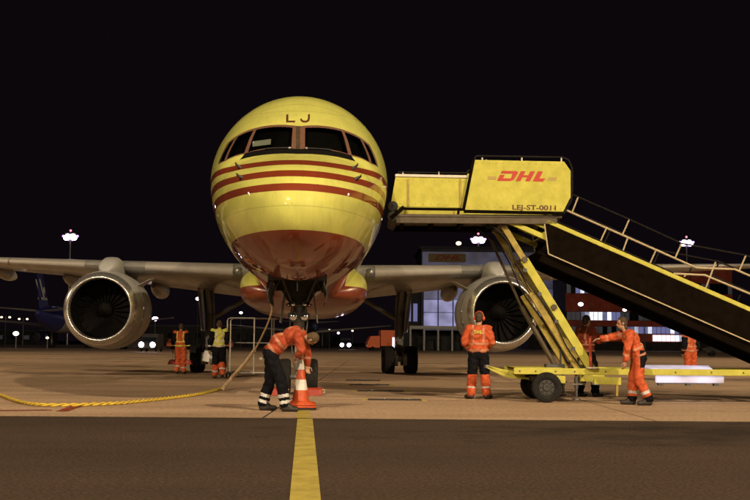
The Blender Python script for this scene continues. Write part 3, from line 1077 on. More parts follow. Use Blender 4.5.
nose_gear = ng.build('nose_gear', 'gear_paint', plane, smooth=40)
for sx in (-1, 1):
    wheel((sx * .30, NY, .395), .395, .27, plane)
mb = MB()
mb.tube([(-.09, NY + .03, 1.7), (-.1, NY + 1.25, 3.15)], .05, 10); mb.tube([(.09, NY + .03, 1.7), (.1, NY + 1.25, 3.15)], .05, 10)
mb.tube([(-.3, NY - .1, 3.1), (-.06, NY - .02, 2.0)], .035, 8); mb.tube([(.3, NY - .1, 3.1), (.06, NY - .02, 2.0)], .035, 8)
mb.build('drag_brace', 'gear_paint', nose_gear, smooth=40)
mb = MB()
mb.bar((0, NY - .1, 1.28), (0, NY - .34, .92), .16, .05); mb.bar((0, NY - .34, .92), (0, NY - .09, .55), .14, .05)
mb.build('torque_link', 'gear_paint', nose_gear, bevel=.008)
mb = MB()
mb.box((0, NY - .12, 1.75), (.5, .08, .09)); mb.box((0, NY - .12, 1.98), (.46, .07, .07))
mb.tube([(-.16, NY - .1, 1.95), (-.2, NY - .05, 1.5), (-.13, NY - .05, .9), (-.09, NY, .6)], .014, 6)
mb.tube([(.14, NY - .1, 2.2), (.19, NY - .05, 1.6), (.12, NY - .05, .9)], .014, 6)
mb.build('support_bracket', 'gear_paint', nose_gear, smooth=30)
for sx, z, r_ in ((-.125, 1.72, .105), (.125, 1.72, .105), (-.13, 1.99, .062), (.13, 1.99, .062), (-.235, 1.97, .038), (.235, 1.97, .038)):
    h = MB().lathe([(.12, .02), (.1, r_ * .6), (.02, r_), (-.04, r_ * 1.06), (-.045, r_ * .96), (-.02, r_ * .92)], (sx, NY - .2, z), 'y', 20).build('taxi_light', 'dark_steel', plane, smooth=40)
    MB().lathe([(-.045, 0.0), (-.04, r_ * .5), (-.02, r_ * .93)], (sx, NY - .2, z), 'y', 20).build('lens', 'lens', h, smooth=70)
mb = MB()
mb.prism([(-.50, 2.62), (.50, 2.62), (.46, 2.40), (.20, 1.98), (-.20, 1.98), (-.46, 2.40)], NY - .16, NY - .12)
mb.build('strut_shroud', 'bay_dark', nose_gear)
for sx in (-1, 1):
    MB().tube([(sx * .40, NY - .22, 2.62), (sx * .17, NY - .2, 2.05)], .03, 8).build('side_strut', 'gear_paint', nose_gear, smooth=40)
    mb2 = MB()
    y0, y1 = BAY[0] + .05, NY - .35
    prof = [(sx * .53, 2.34), (sx * .60, 2.12), (sx * .56, 1.93), (sx * .54, 1.93), (sx * .575, 2.12), (sx * .50, 2.34)]
    mb2.prism(prof, y0, y1)
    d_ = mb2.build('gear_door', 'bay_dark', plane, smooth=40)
    MB().tube([(sx * .5, y0 + .6, 2.15), (sx * .12, y0 + 1.0, 2.95)], .018, 6).build('door_rod', 'steel', d_)
    mb2 = MB()
    mb2.box((sx * .36, NY + .1, 1.95), (.03, .8, .75), Matrix.Rotation(sx * R(-8), 3, 'Y'))
    mb2.build('strut_door', 'gear_paint', nose_gear, bevel=.01)

for sg in (-1, 1):
    mx, my = sg * 3.62, 23.9
    mb = MB()
    mb.tube([(mx + sg * .1, my, 3.3), (mx, my, 2.0), (mx, my, 1.3)], [.2, .19, .17], 16)
    mb.tube([(mx, my, 1.35), (mx, my, .62)], .115, 14)
    mg = mb.build('main_gear', 'gear_paint', plane, smooth=40)
    mb = MB(); mb.bar((mx, my - .78, .56), (mx, my + .78, .56), .17, .2)
    mb.build('truck_beam', 'gear_paint', mg, bevel=.03)
    for dy in (-.6, .6):
        MB().tube([(mx - .52, my + dy, .52), (mx + .52, my + dy, .52)], .075, 12).build('axle', 'steel', mg, smooth=40)
        for sx in (-1, 1):
            wheel((mx + sx * .43, my + dy, .52), .52, .40, plane)
            MB().lathe([(-.1, .1), (-.1, .24), (.1, .24), (.1, .1)], (mx + sx * .2, my + dy, .52), 'x', 18).build('brake', 'slat_grey', mg, smooth=30)
    mb = MB()
    mb.tube([(mx, my, 2.0), (sg * 2.0, my, 2.95)], .09, 10); mb.tube([(mx, my - .1, 2.2), (mx, my - 1.6, 3.2)], .07, 10)
    mb.build('side_brace', 'gear_paint', mg, smooth=40)
    mb = MB()
    mb.tube([(mx - .1, my - .15, 3.0), (mx - .13, my - .18, 1.6), (mx - .1, my - .2, .8)], .02, 6); mb.tube([(mx + .08, my - .17, 2.9), (mx + .12, my - .19, 1.4), (mx + .1, my - .5, .75)], .016, 6)
    mb.build('hydraulic_line', 'dark_steel', mg, smooth=40)
    MB().box((mx + sg * .32, my, 2.35), (.05, 1.5, 1.6), Matrix.Rotation(sg * R(6), 3, 'Y')).build('gear_door', 'grey_paint', mg, bevel=.015)
    mb = MB()
    mb.bar((mx, my - .16, 1.3), (mx, my - .5, .98), .2, .05); mb.bar((mx, my - .5, .98), (mx, my - .14, .68), .18, .05)
    mb.build('torque_link', 'gear_paint', mg, bevel=.01)
# ------------------------------------------------------------------ mobile stairs
V0 = 21.75                                              # near side of the stairs, metres ahead
U0 = 4.2
stairs = empty('mobile_stairs', UV(U0, V0), -YAW, 'yellow mobile boarding stairs on wheels, its platform raised against the airplane', 'boarding stairs')
S_I = (Matrix.Translation(UV(U0, V0)) @ Matrix.Rotation(-YAW, 4, 'Z')).inverted()
def S(px, py, v=0.0):
    """point of the photograph at v metres behind the near side, in the stairs' own frame"""
    return S_I @ P(px, py, V0 + v)
WID = 1.75
def xz(px, py, v=0.0):
    p = S(px, py, v)
    return (p.x, p.z)
def sgrp(name, material, bev=0.0, smooth=None, parent=None):
    return lambda mb: mb.build(name, material, parent or stairs, smooth=smooth, bevel=bev)

# platform floor and its underframe
xl, zl = xz(391, 209); xr, zr = xz(562, 213)
zf = 3.74
MB().box(((xl + xr) / 2, WID / 2, zf - .03), (xr - xl, WID, .06)).build('platform_floor', 'stair_brown', stairs, bevel=.01)
for v in (.03, WID - .03):
    mb = MB(); mb.bar((xl + .1, v, zf - .125), (xr - .1, v, zf - .125), .07, .12)
    mb.build('platform_beam', 'stair_brown' if v < 1 else 'stair_dark', stairs, bevel=.008)  # far beam near black: shade under the platform put into its colour
for k in range(6):
    x = xl + .25 + k * (xr - xl - .4) / 5
    MB().box((x, WID / 2, zf - .11), (.07, WID - .14, .08)).build('cross_member', 'stair_dark', stairs)
# rubber bumper rollers at the airplane end
for py in (206, 216):
    c = S(394, py)
    MB().lathe([(-.02, .02), (-.0, .10), (WID, .10), (WID + .02, .02)], (c.x - .02, 0, c.z), 'y', 16).build('rubber_bumper', 'rubber', stairs, smooth=40)
mb = MB(); mb.bar(S(391, 218), S(404, 207), .06, .08); mb.bar(S(391, 218, WID), S(404, 207, WID), .06, .08)
mb.build('bumper_bracket', 'stair_dark', stairs)
# low side panels of the extending deck
for v, y0 in ((0, 0.0), (1, WID - .05)):
    pts = [xz(390.4, 206.5), xz(395.5, 176.5), xz(468, 178), xz(462.5, 207.6)]
    p_ = MB().prism(pts, y0 + .02, y0 + .05).build('side_panel', 'stair_yellow', stairs, bevel=.006)
    mb = MB(); a, b_ = S(395.2, 175.2), S(468.2, 176.6)
    a.y = b_.y = y0 + .03
    mb.bar(a, b_, .07, .055); mb.build('top_rail', 'rail_white', p_, bevel=.008)
    for px in (408.3, 460.5):
        a, b_ = S(px, 179), S(px, 206.2)
        a.y = b_.y = y0 + .012
        mb = MB(); mb.bar(a, b_, .035, .03); mb.build('stiffener', 'stair_yellow_dark', p_)
    a, b_ = S(400, 208.6), S(463, 209.4); a.y = b_.y = y0 + .015
    mb = MB(); mb.bar(a, b_, .05, .05); mb.build('kick_rail', 'stair_dark', p_)
    # thin handrail above
    mb = MB()
    pr = [S(397, 175), S(398.5, 172.0), S(466, 172.8)]
    for q in pr: q.y = y0 + .03
    mb.tube(pr, .016, 8); mb.build('handrail', 'rail_dark', p_, smooth=40)
    for px in (403, 439):
        a, b_ = S(px, 175), S(px, 171.6); a.y = b_.y = y0 + .03
        mb = MB(); mb.tube([a, b_], .016, 6); mb.build('handrail_post', 'rail_white', p_)
# tall side panels of the fixed platform
for v, y0 in ((0, -.06), (1, WID)):
    pts = [xz(464.6, 210.2), xz(474.6, 160.2), xz(563.6, 162.0), xz(570.2, 171.2), xz(570.2, 197.5), xz(562.6, 212.2)]
    p_ = MB().prism(pts, y0, y0 + .04).build('platform_panel', 'stair_yellow', stairs, bevel=.008)
    mb = MB(); a, b_ = S(463.6, 211.6), S(562.6, 213.6); a.y = b_.y = y0 + .02
    mb.bar(a, b_, .06, .06); mb.build('kick_rail', 'stair_dark', p_)
    mb = MB(); a, b_ = S(463.2, 211), S(473.2, 160.2); a.y = b_.y = y0 + .02
    mb.bar(a, b_, .055, .07); mb.build('panel_post', 'stair_dark', p_)
    pr = [S(474.6, 161), S(475, 157.4), S(477, 156.2), S(562, 157.6), S(568, 160), S(571.6, 168), S(572, 186), S(571.2, 200), S(563.5, 214)]
    for q in pr: q.y = y0 + .02
    mb = MB(); mb.tube(pr, .020, 8); mb.build('handrail', 'rail_dark', p_, smooth=60)
    for px in (482, 486, 521.5, 561):
        a, b_ = S(px, 162), S(px, 158 if px != 486 else 160); a.y = b_.y = y0 + .02
        mb = MB(); mb.tube([a, b_], .017, 6); mb.build('handrail_post', 'rail_white', p_)
    if v == 0:
        # carrier logo: three slanted block letters between two bars
        def L(x, y):                                     # logo units: 0..1 across, 0..1 up
            a, b_ = S(496.5, 181.2), S(543.5, 182.0)
            t = S(496.5, 171.2)
            p = a + (b_ - a) * x + Vector((0, 0, (t.z - a.z) * y)) + Vector((.105 * y, 0, 0))
            return (p.x, p.z)
        def poly(name, pts, material='logo_red', holes=None):
            mb = MB()
            for q in pts:
                mb.prism([L(*t) for t in q], y0 - .006, y0 + .002)
            return mb.build(name, material, p_)
        poly('letter_d', [[(.0, .26), (.10, .26), (.10, .60), (.0, .60)], [(.0, .0), (.28, 0), (.34, .12), (.27, .26), (.0, .26)], [(.27, .26), (.34, .12), (.36, .88), (.25, .74)], [(.0, .74), (.25, .74), (.36, .88), (.30, 1), (.0, 1)]])
        poly('letter_h', [[(.40, 0), (.50, 0), (.50, .40), (.40, .40)], [(.40, .60), (.50, .60), (.50, 1), (.40, 1)], [(.40, .40), (.70, .40), (.70, .60), (.40, .60)], [(.60, 0), (.70, 0), (.70, .40), (.60, .40)], [(.60, .60), (.70, .60), (.70, 1), (.60, 1)]])
        poly('letter_l', [[(.76, 0), (.98, 0), (1.0, .3), (.76, .3)], [(.76, .3), (.87, .3), (.87, 1), (.76, 1)]])
        for pa, pb in (((487, 177.2), (495.4, 177.4)), ((547, 178.2), (555.6, 178.4))):
            a, b_ = S(*pa), S(*pb)
            h = .055
            MB().prism([(a.x, a.z - h), (b_.x - .0, b_.z - h), (b_.x + .02, b_.z + h * .2), (a.x + .02, a.z + h * .2)], y0 - .006, y0 + .002).build('logo_bar', 'logo_ochre', p_)
        me = text_mesh('LEJ-ST-0011', .135, .003)
        me.materials.append(MAT['letter_dark'])
        o = bpy.data.objects.new('fleet_number', me); link(o, p_)
        c = (S(512.5, 208.2) + S(556, 208.2)) / 2
        xsz = max(v_.co.x for v_ in me.vertices) - min(v_.co.x for v_ in me.vertices)
        k = (S(556, 208.2).x - S(512.5, 208.2).x) / xsz
        o.location = (c.x, y0 - .004, c.z)
        o.rotation_euler = (R(90), R(.6), 0)
        o.scale = (k, 1.0, 1)
# flight: stringers, side panels, treads
A_, B_ = S(546, 220.4), S(750, 309.4)
sl = (B_ - A_).normalized(); sl.y = 0
run = Vector((sl.x, 0, sl.z)).normalized()
nrm = Vector((-run.z, 0, run.x))
Ltot = (A_.z - .42) / -run.z
for v in (0.0, WID - .06):
    a = Vector((A_.x, v + .03, A_.z)); b_ = a + run * Ltot
    mb = MB(); mb.bar(a, b_, .07, .085, side=(0, 1, 0)); mb.build('stringer', 'stair_yellow', stairs, bevel=.01)
    dpt = .60
    q = [a - nrm * .04, b_ - nrm * .04, b_ - nrm * dpt, a + run * .28 - nrm * dpt]
    q2 = [(p.x, p.z) for p in (a - nrm * .04 + run * -.02, b_ - nrm * .04, b_ - nrm * dpt, a + run * .31 - nrm * dpt)]
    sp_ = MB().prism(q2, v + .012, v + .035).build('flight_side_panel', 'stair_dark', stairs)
    mb = MB()
    t0 = Vector((q2[3][0], v + .008, q2[3][1])); t1 = Vector((q2[2][0], v + .008, q2[2][1])); t2 = Vector((q2[0][0], v + .008, q2[0][1]))
    mb.bar(t0, t1, .02, .024, side=(0, 1, 0)); mb.bar(t2, t0, .02, .024, side=(0, 1, 0))
    mb.build('panel_edge_trim', 'rail_tan', sp_)
uq = [(p.x, p.z) for p in (A_ + run * .1 - nrm * .62, A_ + run * Ltot - nrm * .62, A_ + run * Ltot - nrm * .66, A_ + run * .1 - nrm * .66)]
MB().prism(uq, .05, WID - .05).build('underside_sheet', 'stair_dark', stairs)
nst = 21
for k in range(nst):
    t = (k + .6) / nst
    c = A_ + run * (Ltot * t) - nrm * .2
    MB().box((c.x, WID / 2, c.z), (.30, WID - .16, .035)).build('tread', 'steel', stairs, bevel=.005)
for v in (.12, WID - .12):
    a = Vector((A_.x, v, A_.z)) - nrm * .72; b_ = a + run * Ltot
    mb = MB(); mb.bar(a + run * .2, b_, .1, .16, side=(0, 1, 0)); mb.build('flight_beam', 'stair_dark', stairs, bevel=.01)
# pivot beams between platform and flight
for v in (.10, WID - .15):
    for pa, pb, hh in (((503, 218), (549, 238.5), .10), ((525, 217.5), (548, 228), .07), ((545, 214), (548, 221), .09)):
        a, b_ = S(*pa), S(*pb); a.y = b_.y = v
        mb = MB(); mb.bar(a, b_, .07, hh, side=(0, 1, 0)); mb.build('pivot_beam', 'stair_yellow', stairs, bevel=.008)
# handrails of the flight
railA = [(565, 209.4), (697, 267.8), (735, 269.2), (750, 275.6)]
railB = [(674, 273.6), (705, 275.0), (750, 293.6)]
def extend(r, ln):
    r = [Vector((S(*p).x, 0, S(*p).z)) for p in r]
    return r + [r[-1] + run * ln]
for v in (.03, WID - .03):
    for rl, nm in ((railA, 'mid_rail'), (railB, 'lower_rail')):
        pts = extend(rl, 3.0)
        for p in pts: p.y = v
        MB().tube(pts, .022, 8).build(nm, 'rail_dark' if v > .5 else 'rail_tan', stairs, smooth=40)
    tops = []
    for pa, pb in (((572.6, 211.5), (578.4, 196.8)), ((623, 234), (629.6, 219.2)), ((675.5, 258), (682, 243.2)), ((739.6, 270.8), (746.4, 255.2))):
        a, b_ = S(*pa), S(*pb); a.y = b_.y = v; tops.append(b_)
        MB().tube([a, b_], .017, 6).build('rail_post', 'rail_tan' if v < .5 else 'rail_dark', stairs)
    for pa, pb in (((553.8, 220.5), (557.6, 212.4)), ((601, 240.6), (607, 227.4)), ((623.4, 250.4), (628.5, 236.5)), ((650.5, 263), (656, 250.6)), ((684.6, 276.6), (687, 273.4)), ((706.4, 287.6), (716, 262)), ((760, 313), (769, 291))):
        a, b_ = S(*pa), S(*pb); a.y = b_.y = v
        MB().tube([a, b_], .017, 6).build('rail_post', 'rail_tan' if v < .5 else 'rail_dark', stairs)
    tops = [tops[0] - run * .3] + tops + [tops[-1] + run * 3]
    MB().tube(tops, .018, 6).build('top_rail', 'rail_dark', stairs, smooth=40)
# telescopic lift arms
for v, dimmer in ((.22, False), (WID - .3, True)):
    a, m_, e_ = S(593, 369), S(525.5, 259), S(503.5, 223)
    for q in (a, m_, e_): q.y = v
    mb = MB(); mb.bar(a, m_, .14, .17, side=(0, 1, 0))
    arm = mb.build('lift_arm', 'stair_yellow' if not dimmer else 'stair_yellow_dark', stairs, bevel=.012)  # far arm in darker yellow, its shaded side put into the colour
    mb = MB(); mb.bar(m_ + (a - m_) * .1, e_, .09, .12, side=(0, 1, 0)); mb.build('inner_arm', 'stair_yellow_dark', arm, bevel=.01)
    mb = MB()
    d_ = (m_ - a).normalized(); off = Vector((-.20, 0, -.1))
    mb.bar(a + off + d_ * .1, a + off + d_ * 1.9, .11, .14, side=(0, 1, 0)); mb.build('arm_side_channel', 'stair_yellow_dark', arm, bevel=.01)
    if dimmer:
        mb = MB()
        mb.tube([a + off * 1.9 + d_ * .25, a + off * 1.7 + d_ * 1.7], .055, 12); mb.tube([a + off * 1.7 + d_ * 1.7, e_ + Vector((-.14, 0, -.12))], .03, 10)
        mb.build('hydraulic_cylinder', 'stair_brown', arm, smooth=40)
    for t in (.2, .45, .7, .92):
        c = a.lerp(m_, t)
        MB().box((c.x - .1, v - .08, c.z - .04), (.07, .05, .07)).build('hose_clip', 'dark_steel', arm)
for px, py in ((503.5, 223), (525.5, 259), (555, 307), (593, 369)):
    q = S(px, py)
    MB().tube([(q.x, .1, q.z), (q.x, WID - .1, q.z)], .06, 10).build('cross_tube', 'stair_brown', stairs, smooth=40)
# hydraulic hoses and bolts
for k, (v, r_) in enumerate(((.14, .016), (.30, .013), (WID - .38, .016))):
    pts = [S(588, 366), S(574, 345), S(556, 314), S(538, 286), S(522, 258), S(512, 240), S(500, 226), S(486, 219)]
    pts = [Vector((p.x - .10 - .03 * math.sin(i * 2.1 + k), v, p.z - .03 - .025 * math.cos(i * 1.7 + k))) for i, p in enumerate(pts)]
    MB().tube(resample(smooth_path(pts), .06), r_, 6).build('hydraulic_hose', 'rubber', stairs, smooth=60)
for pa, pb, n_ in (((476, 163.5), (562, 165), 14), ((468, 207), (560, 209), 15), ((398, 180), (464, 181.2), 10), ((393, 203.5), (461, 204.5), 10)):
    a, b_ = S(*pa), S(*pb)
    mb = MB()
    y_ = -.062 if pa[0] > 466 else .018
    for i in range(n_):
        p = a.lerp(b_, i / (n_ - 1))
        mb.lathe([(-.004, .001), (-.004, .007), (.002, .011)], (p.x, y_, p.z), 'y', 6)
    mb.build('rivet_row', 'stair_yellow_dark', stairs, kind='stuff')
for px in (520, 536, 556, 575, 606, 640, 676, 712, 744):
    x = S(px, 372).x
    MB().lathe([(-.012, .001), (-.012, .016), (.004, .018)], (x, .033, 0.615), 'y', 6).build('bolt', 'dark_steel', stairs)
# chassis
zc = .615
xa, xb = S(514, 370).x, S(750, 375).x + 3.2
for v in (.08, WID - .08):
    mb = MB(); mb.bar((xa, v, zc), (xb, v, zc), .09, .125, side=(0, 1, 0)); mb.build('chassis_beam', 'stair_yellow', stairs, bevel=.012)
for px in (520, 560, 600, 660, 740):
    x = S(px, 370).x
    MB().box((x, WID / 2, zc - .01), (.1, WID - .26, .09)).build('chassis_cross_member', 'stair_yellow_dark', stairs)
deck = MB().box(((S(516, 370).x + S(563, 370).x) / 2, WID / 2, zc + .067), (S(563, 370).x - S(516, 370).x, WID - .3, .012))
deck.build('deck_plate', 'stair_yellow', stairs)
for pa, pb, v in (((595, 380.5), (622, 381.5), .10), ((556, 379.5), (566, 379.8), .10), ((595, 380.5), (622, 381.5), WID - .1)):
    a, b_ = S(*pa), S(*pb); a.y = b_.y = v
    mb = MB(); mb.bar(a, b_, .08, .15, side=(0, 1, 0)); mb.build('lower_beam', 'stair_yellow', stairs, bevel=.01)
MB().box((S(618, 390).x, .1, .30), (.05, .06, .34)).build('stabiliser_leg', 'stair_yellow_dark', stairs, bevel=.006)
for px in (547, 745):
    for v in (.0, WID - .0):
        c = S(px, 384).x if px < 700 else S(px, 384).x + 1.4
        wl = wheel((0, 0, 0), .30, .19, stairs, 'wheel_hub')
        wl.rotation_euler = (0, 0, R(90)); wl.location = (c, v + (.06 if v < .5 else -.06), .30)
    MB().tube([(c, .02, .3), (c, WID - .02, .3)], .045, 10).build('axle', 'dark_steel', stairs, smooth=40)
    MB().box((c, WID / 2, .44), (.3, WID - .5, .12)).build('spring_block', 'dark_steel', stairs, bevel=.02)
for px, v in ((577.5, .12), (577.5, WID - .12)):
    x = S(px, 384).x
    j = MB().tube([(x, v, .62), (x, v, .12)], .028, 10).tube([(x, v, .5), (x, v, .28)], .042, 10).build('jack', 'dark_steel', stairs, smooth=40)
    MB().lathe([(0, .01), (.0, .09), (.025, .08), (.03, .03)], (x, v, .06), 'z', 14).build('jack_foot', 'dark_steel', j, smooth=30)
    MB().tube([(x - .1, v - .04, .36), (x + .1, v - .04, .36)], .012, 6).build('jack_handle', 'steel', j)
for px, ph in ((565, 351), (574, 358), (583, 358)):
    x = S(px, 370).x; z = S(px, ph).z
    mb = MB(); mb.bar((x, .5, zc), (x, .5, z), .035, .035); mb.build('control_post', 'dark_steel', stairs)
MB().box((S(559, 368).x, .55, zc + .10), (.38, .3, .07)).build('battery_tray', 'dark_steel', stairs, bevel=.01)
# manual pump lever standing at the arm foot
a, b_ = S(591, 368), S(590, 338)
mb = MB(); mb.bar((a.x, .02, a.z), (b_.x, .02, b_.z), .05, .05); mb.build('locking_lever', 'chock_red', stairs, bevel=.006)
MB().lathe([(0, .02), (0, .13), (.02, .12), (.03, .03)], (a.x + .03, .02, zc + .066), 'z', 18).build('pivot_plate', 'rail_white', stairs, smooth=30)
# tow bar
tb = []
for v in (.45, WID - .45):
    a, b_, c = S(533, 379.5), S(511, 377.5), S(491.5, 367.5)
    a2, b2 = S(531, 374.8), S(508, 371.8)
    for q in (a, b_, c, a2, b2): q.y = v * .55 + .35
    mb = MB()
    mb.bar(a, b_, .05, .045, side=(0, 1, 0)); mb.bar(b_, c, .05, .05, side=(0, 1, 0)); mb.bar(a2, b2, .05, .05, side=(0, 1, 0)); mb.bar(b2, c, .05, .05, side=(0, 1, 0))
    for t in (.12, .38, .64, .9):
        mb.bar(a.lerp(b_, t), a2.lerp(b2, min(1, t + .16)), .045, .03, side=(0, 1, 0))
    mb.build('tow_bar', 'stair_yellow', stairs)
c = S(491, 367.2)
MB().lathe([(-.02, .045), (-.03, .07), (.03, .07), (.02, .045), (-.02, .045)], (c.x, WID * .4, c.z), 'z', 14).build('tow_eye', 'steel', stairs, smooth=30)
# white box panels slung on the chassis, brightness put in as emission: angled lid above the beam, front trough below
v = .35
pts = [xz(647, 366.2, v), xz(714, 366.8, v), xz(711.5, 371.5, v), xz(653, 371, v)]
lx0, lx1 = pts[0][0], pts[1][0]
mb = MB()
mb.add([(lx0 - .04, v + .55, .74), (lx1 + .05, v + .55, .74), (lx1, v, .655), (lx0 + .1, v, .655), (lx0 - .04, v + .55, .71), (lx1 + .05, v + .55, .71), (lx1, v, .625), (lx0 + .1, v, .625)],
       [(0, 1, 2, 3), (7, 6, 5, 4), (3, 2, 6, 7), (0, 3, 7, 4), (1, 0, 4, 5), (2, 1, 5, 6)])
mb.build('glow_panel_upper', 'panel_glow', stairs)
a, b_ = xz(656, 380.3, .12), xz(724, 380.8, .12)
MB().box(((a[0] + b_[0]) / 2, .15, .475), (b_[0] - a[0], .1, .145)).build('glow_panel_lower', 'panel_glow', stairs, bevel=.02)
for px in (662, 690, 718):
    x = S(px, 386).x
    MB().box((x, .21, .50), (.035, .02, .26)).build('hanger_strap', 'dark_steel', stairs)
    MB().box((x, .15, .375), (.09, .12, .05)).build('support_bracket', 'dark_steel', stairs)
MB().box(((a[0] + b_[0]) / 2 - .1, .15, .392), (b_[0] - a[0] - .5, .08, .02)).build('support_bracket', 'dark_steel', stairs)

# ------------------------------------------------------------------ ground power cable
cable = empty('power_cable', G(222, 388), 0, 'long yellow ground power cable hanging from the nose and lying across the concrete', 'cable')
CI = cable.matrix_basis.inverted()
hang = [(269.5, 289, 23.6), (268.6, 297, 23.6), (270.6, 303, 23.7), (272, 309, 23.8), (270.5, 316, 24.0), (268, 323, 24.3), (263.5, 333, 24.8), (257.5, 345, 25.3), (252, 354, 25.8)]
top_p = [CI @ P(*p) for p in hang]
MB().tube(resample(smooth_path(top_p), .03), .021, 8).build('plug_lead', 'cable_sleeve', cable, smooth=60)
low = [P(*p) for p in ((254, 351, 25.7), (246, 362, 26.1), (238, 371, 26.4), (230, 380, 26.8))] + [G(223, 388.4, .07)]
mb = twist(resample(smooth_path([CI @ p for p in low]), .03), .021, .026, .40, 4)
mb.build('cable_bundle', 'cable_sleeve', cable, smooth=60)
gp = [G(x, y, .037) for x, y in ((224, 387.6), (214, 390.5), (200, 393.6), (180, 396.6), (150, 400.0), (120, 402.8), (90, 404.4), (60, 405.0), (38, 404.6), (22, 402.4), (10, 398.8), (-2, 394.5), (-30, 388))]
mb = twist(resample(smooth_path([CI @ p for p in gp]), .035), .0185, .0165, .36, 2)
mb.build('ground_cable', 'cable_yellow', cable, smooth=60)
c = CI @ P(269.5, 289.5, 23.6)
MB().box((c.x, c.y, c.z + .05), (.12, .14, .2)).build('plug', 'rubber', cable, bevel=.02)

# ------------------------------------------------------------------ tube frame trolley beside the nose gear
tf0 = G(226.5, 377.2)
tro = empty('tube_rail_trolley', tf0, -YAW, 'bare metal tube-rail trolley standing beside the nose gear', 'trolley')
TH, TL, TD = 1.93, 1.95, .8
k_ = .022
for x, y in ((0, 0), (.88, 0), (1.45, 0), (0, TD), (1.45, TD)):
    MB().tube([(x, y, .1), (x, y, TH - (.06 if x == 0 else 0))], k_, 8).build('post', 'rail_white', tro, smooth=40)
for y in (0, TD):
    MB().tube([(0, y, TH - .1), (.02, y, TH - .03), (.10, y, TH), (1.6, y, TH)], k_, 8).build('top_rail', 'steel', tro, smooth=40)
    MB().tube([(0, y, 1.12), (1.45, y, 1.12)], k_ * .8, 8).build('mid_rail', 'steel', tro)
    MB().tube([(0, y, .14), (TL, y, .14)], k_, 8).build('base_rail', 'steel', tro)
for x in (0, 1.45):
    MB().tube([(x, 0, .14), (x, TD, .14)], k_, 8).build('base_rail', 'steel', tro)
    for y in (0, TD):
        w_ = wheel((0, 0, 0), .075, .04, tro, 'steel'); w_.location = (x, y, .075)
gauge = MB().lathe([(-.03, .01), (-.03, .05), (.03, .05), (.03, .01)], (1.12, -.02, .62), 'y', 14).build('gauge', 'rail_white', tro, smooth=30)

# ------------------------------------------------------------------ cones and chocks
def cone(loc, rz, label, base_m):
    t = empty('traffic_cone', loc, rz, label, 'traffic cone', 'stacked traffic cones')
    h, r0, r1 = .80, .155, .028
    MB().loft([[(sx * q, sy * q, z) for sx, sy in ((-.8, -1), (.8, -1), (1, -.8), (1, .8), (.8, 1), (-.8, 1), (-1, .8), (-1, -.8))] for z, q in ((0, .26), (.022, .26), (.034, .245))]).build('base', base_m, t, bevel=.004)
    rr = lambda z: r0 + (r1 - r0) * z / h
    def shell(z0, z1, pad=0):
        return MB().lathe([(z0, rr(z0) - .012), (z0, rr(z0) + pad), (z1, rr(z1) + pad), (z1, rr(z1) - .012)], (0, 0, 0), 'z', 28)
    MB().lathe([(.034, .225), (.05, .215), (.06, rr(.05) + .012), (.07, rr(.06)), (h, r1), (h + .005, r1 - .006), (h, r1 - .012), (.05, r0 - .015)], (0, 0, 0), 'z', 32).build('cone_body', 'cone_orange', t, smooth=35)
    for z0, z1 in ((.25, .43), (.60, .77)):
        shell(z0, z1, .0025).build('white_band', 'cone_white', t, smooth=35)
    return t
cb = G(300.5, 409.6)
for k, lb in enumerate(('orange and white traffic cone, bottom one of the nested stack at the bending worker', 'orange and white traffic cone, middle one of the nested stack at the bending worker', 'orange and white traffic cone, top one of the stack under the bending worker\'s hand')):
    cone(cb + Vector((0, 0, .004 + .040 * k)), -YAW + R(8 - 3 * k), lb, 'rubber' if k == 0 else 'cone_orange')

def chock(loc, rz, label, group='wheel chocks'):
    t = empty('wheel_chock', loc, rz, label, 'wheel chock', group)
    MB().prism([(-.14, 0), (.14, 0), (.09, .13), (.04, .17), (-.04, .17), (-.09, .13)], -.17, .17).build('block', 'chock_red', t, bevel=.012)
    MB().tube([(0, -.17, .12), (0, -.22, .13), (0, -.22, .06), (0, -.17, .05)], .012, 6).build('rope_handle', 'cable_sleeve', t, smooth=40)
    return t
nw = A_M @ Vector((0, NY, 0))
for dx, dy, lb in ((-.42, -.42, 'red wheel chock in front of the nose wheels, left one in the photo'), (.36, -.42, 'red wheel chock in front of the nose wheels, right one by the tyre')):
    p = A_M @ Vector((dx * 1.0, NY + dy, 0.002))
    chock(p, R(90), lb)
# ------------------------------------------------------------------ people
def remesh_to(mb, voxel, smooth_it=3):
    me = mb.mesh('tmp', False)
    o = bpy.data.objects.new('tmp', me); C.objects.link(o)
    md = o.modifiers.new('r', 'REMESH'); md.mode = 'VOXEL'; md.voxel_size = voxel; md.use_smooth_shade = True
    if smooth_it:
        s_ = o.modifiers.new('s', 'SMOOTH'); s_.factor = .5; s_.iterations = smooth_it
    dg = bpy.context.evaluated_depsgraph_get()
    out = bpy.data.meshes.new_from_object(o.evaluated_get(dg))
    C.objects.unlink(o); bpy.data.objects.remove(o); bpy.data.meshes.remove(me)
    out.polygons.foreach_set('use_smooth', [True] * len(out.polygons))
    return out

def limb(mb, pts, rads, seg=14):
    """closed capsule chain through the joints"""
    for (a, b_), (ra, rb) in zip(zip(pts, pts[1:]), zip(rads, rads[1:])):
        a, b_ = Vector(a), Vector(b_)
        mb.tube([a.lerp(b_, t) for t in (0, .25, .5, .75, 1)], [ra + (rb - ra) * t for t in (0, .25, .5, .75, 1)], seg)
    for p, r in zip(pts, rads):
        mb.sphere(p, r, seg=12, rings=8)

def rot_to(d, up=Vector((0, 0, 1))):
    z = d.normalized()
    x = up.cross(z)
    if x.length < 1e-3: x = Vector((1, 0, 0))
    x.normalize(); y = z.cross(x)
    return Matrix((x, y, z)).transposed()

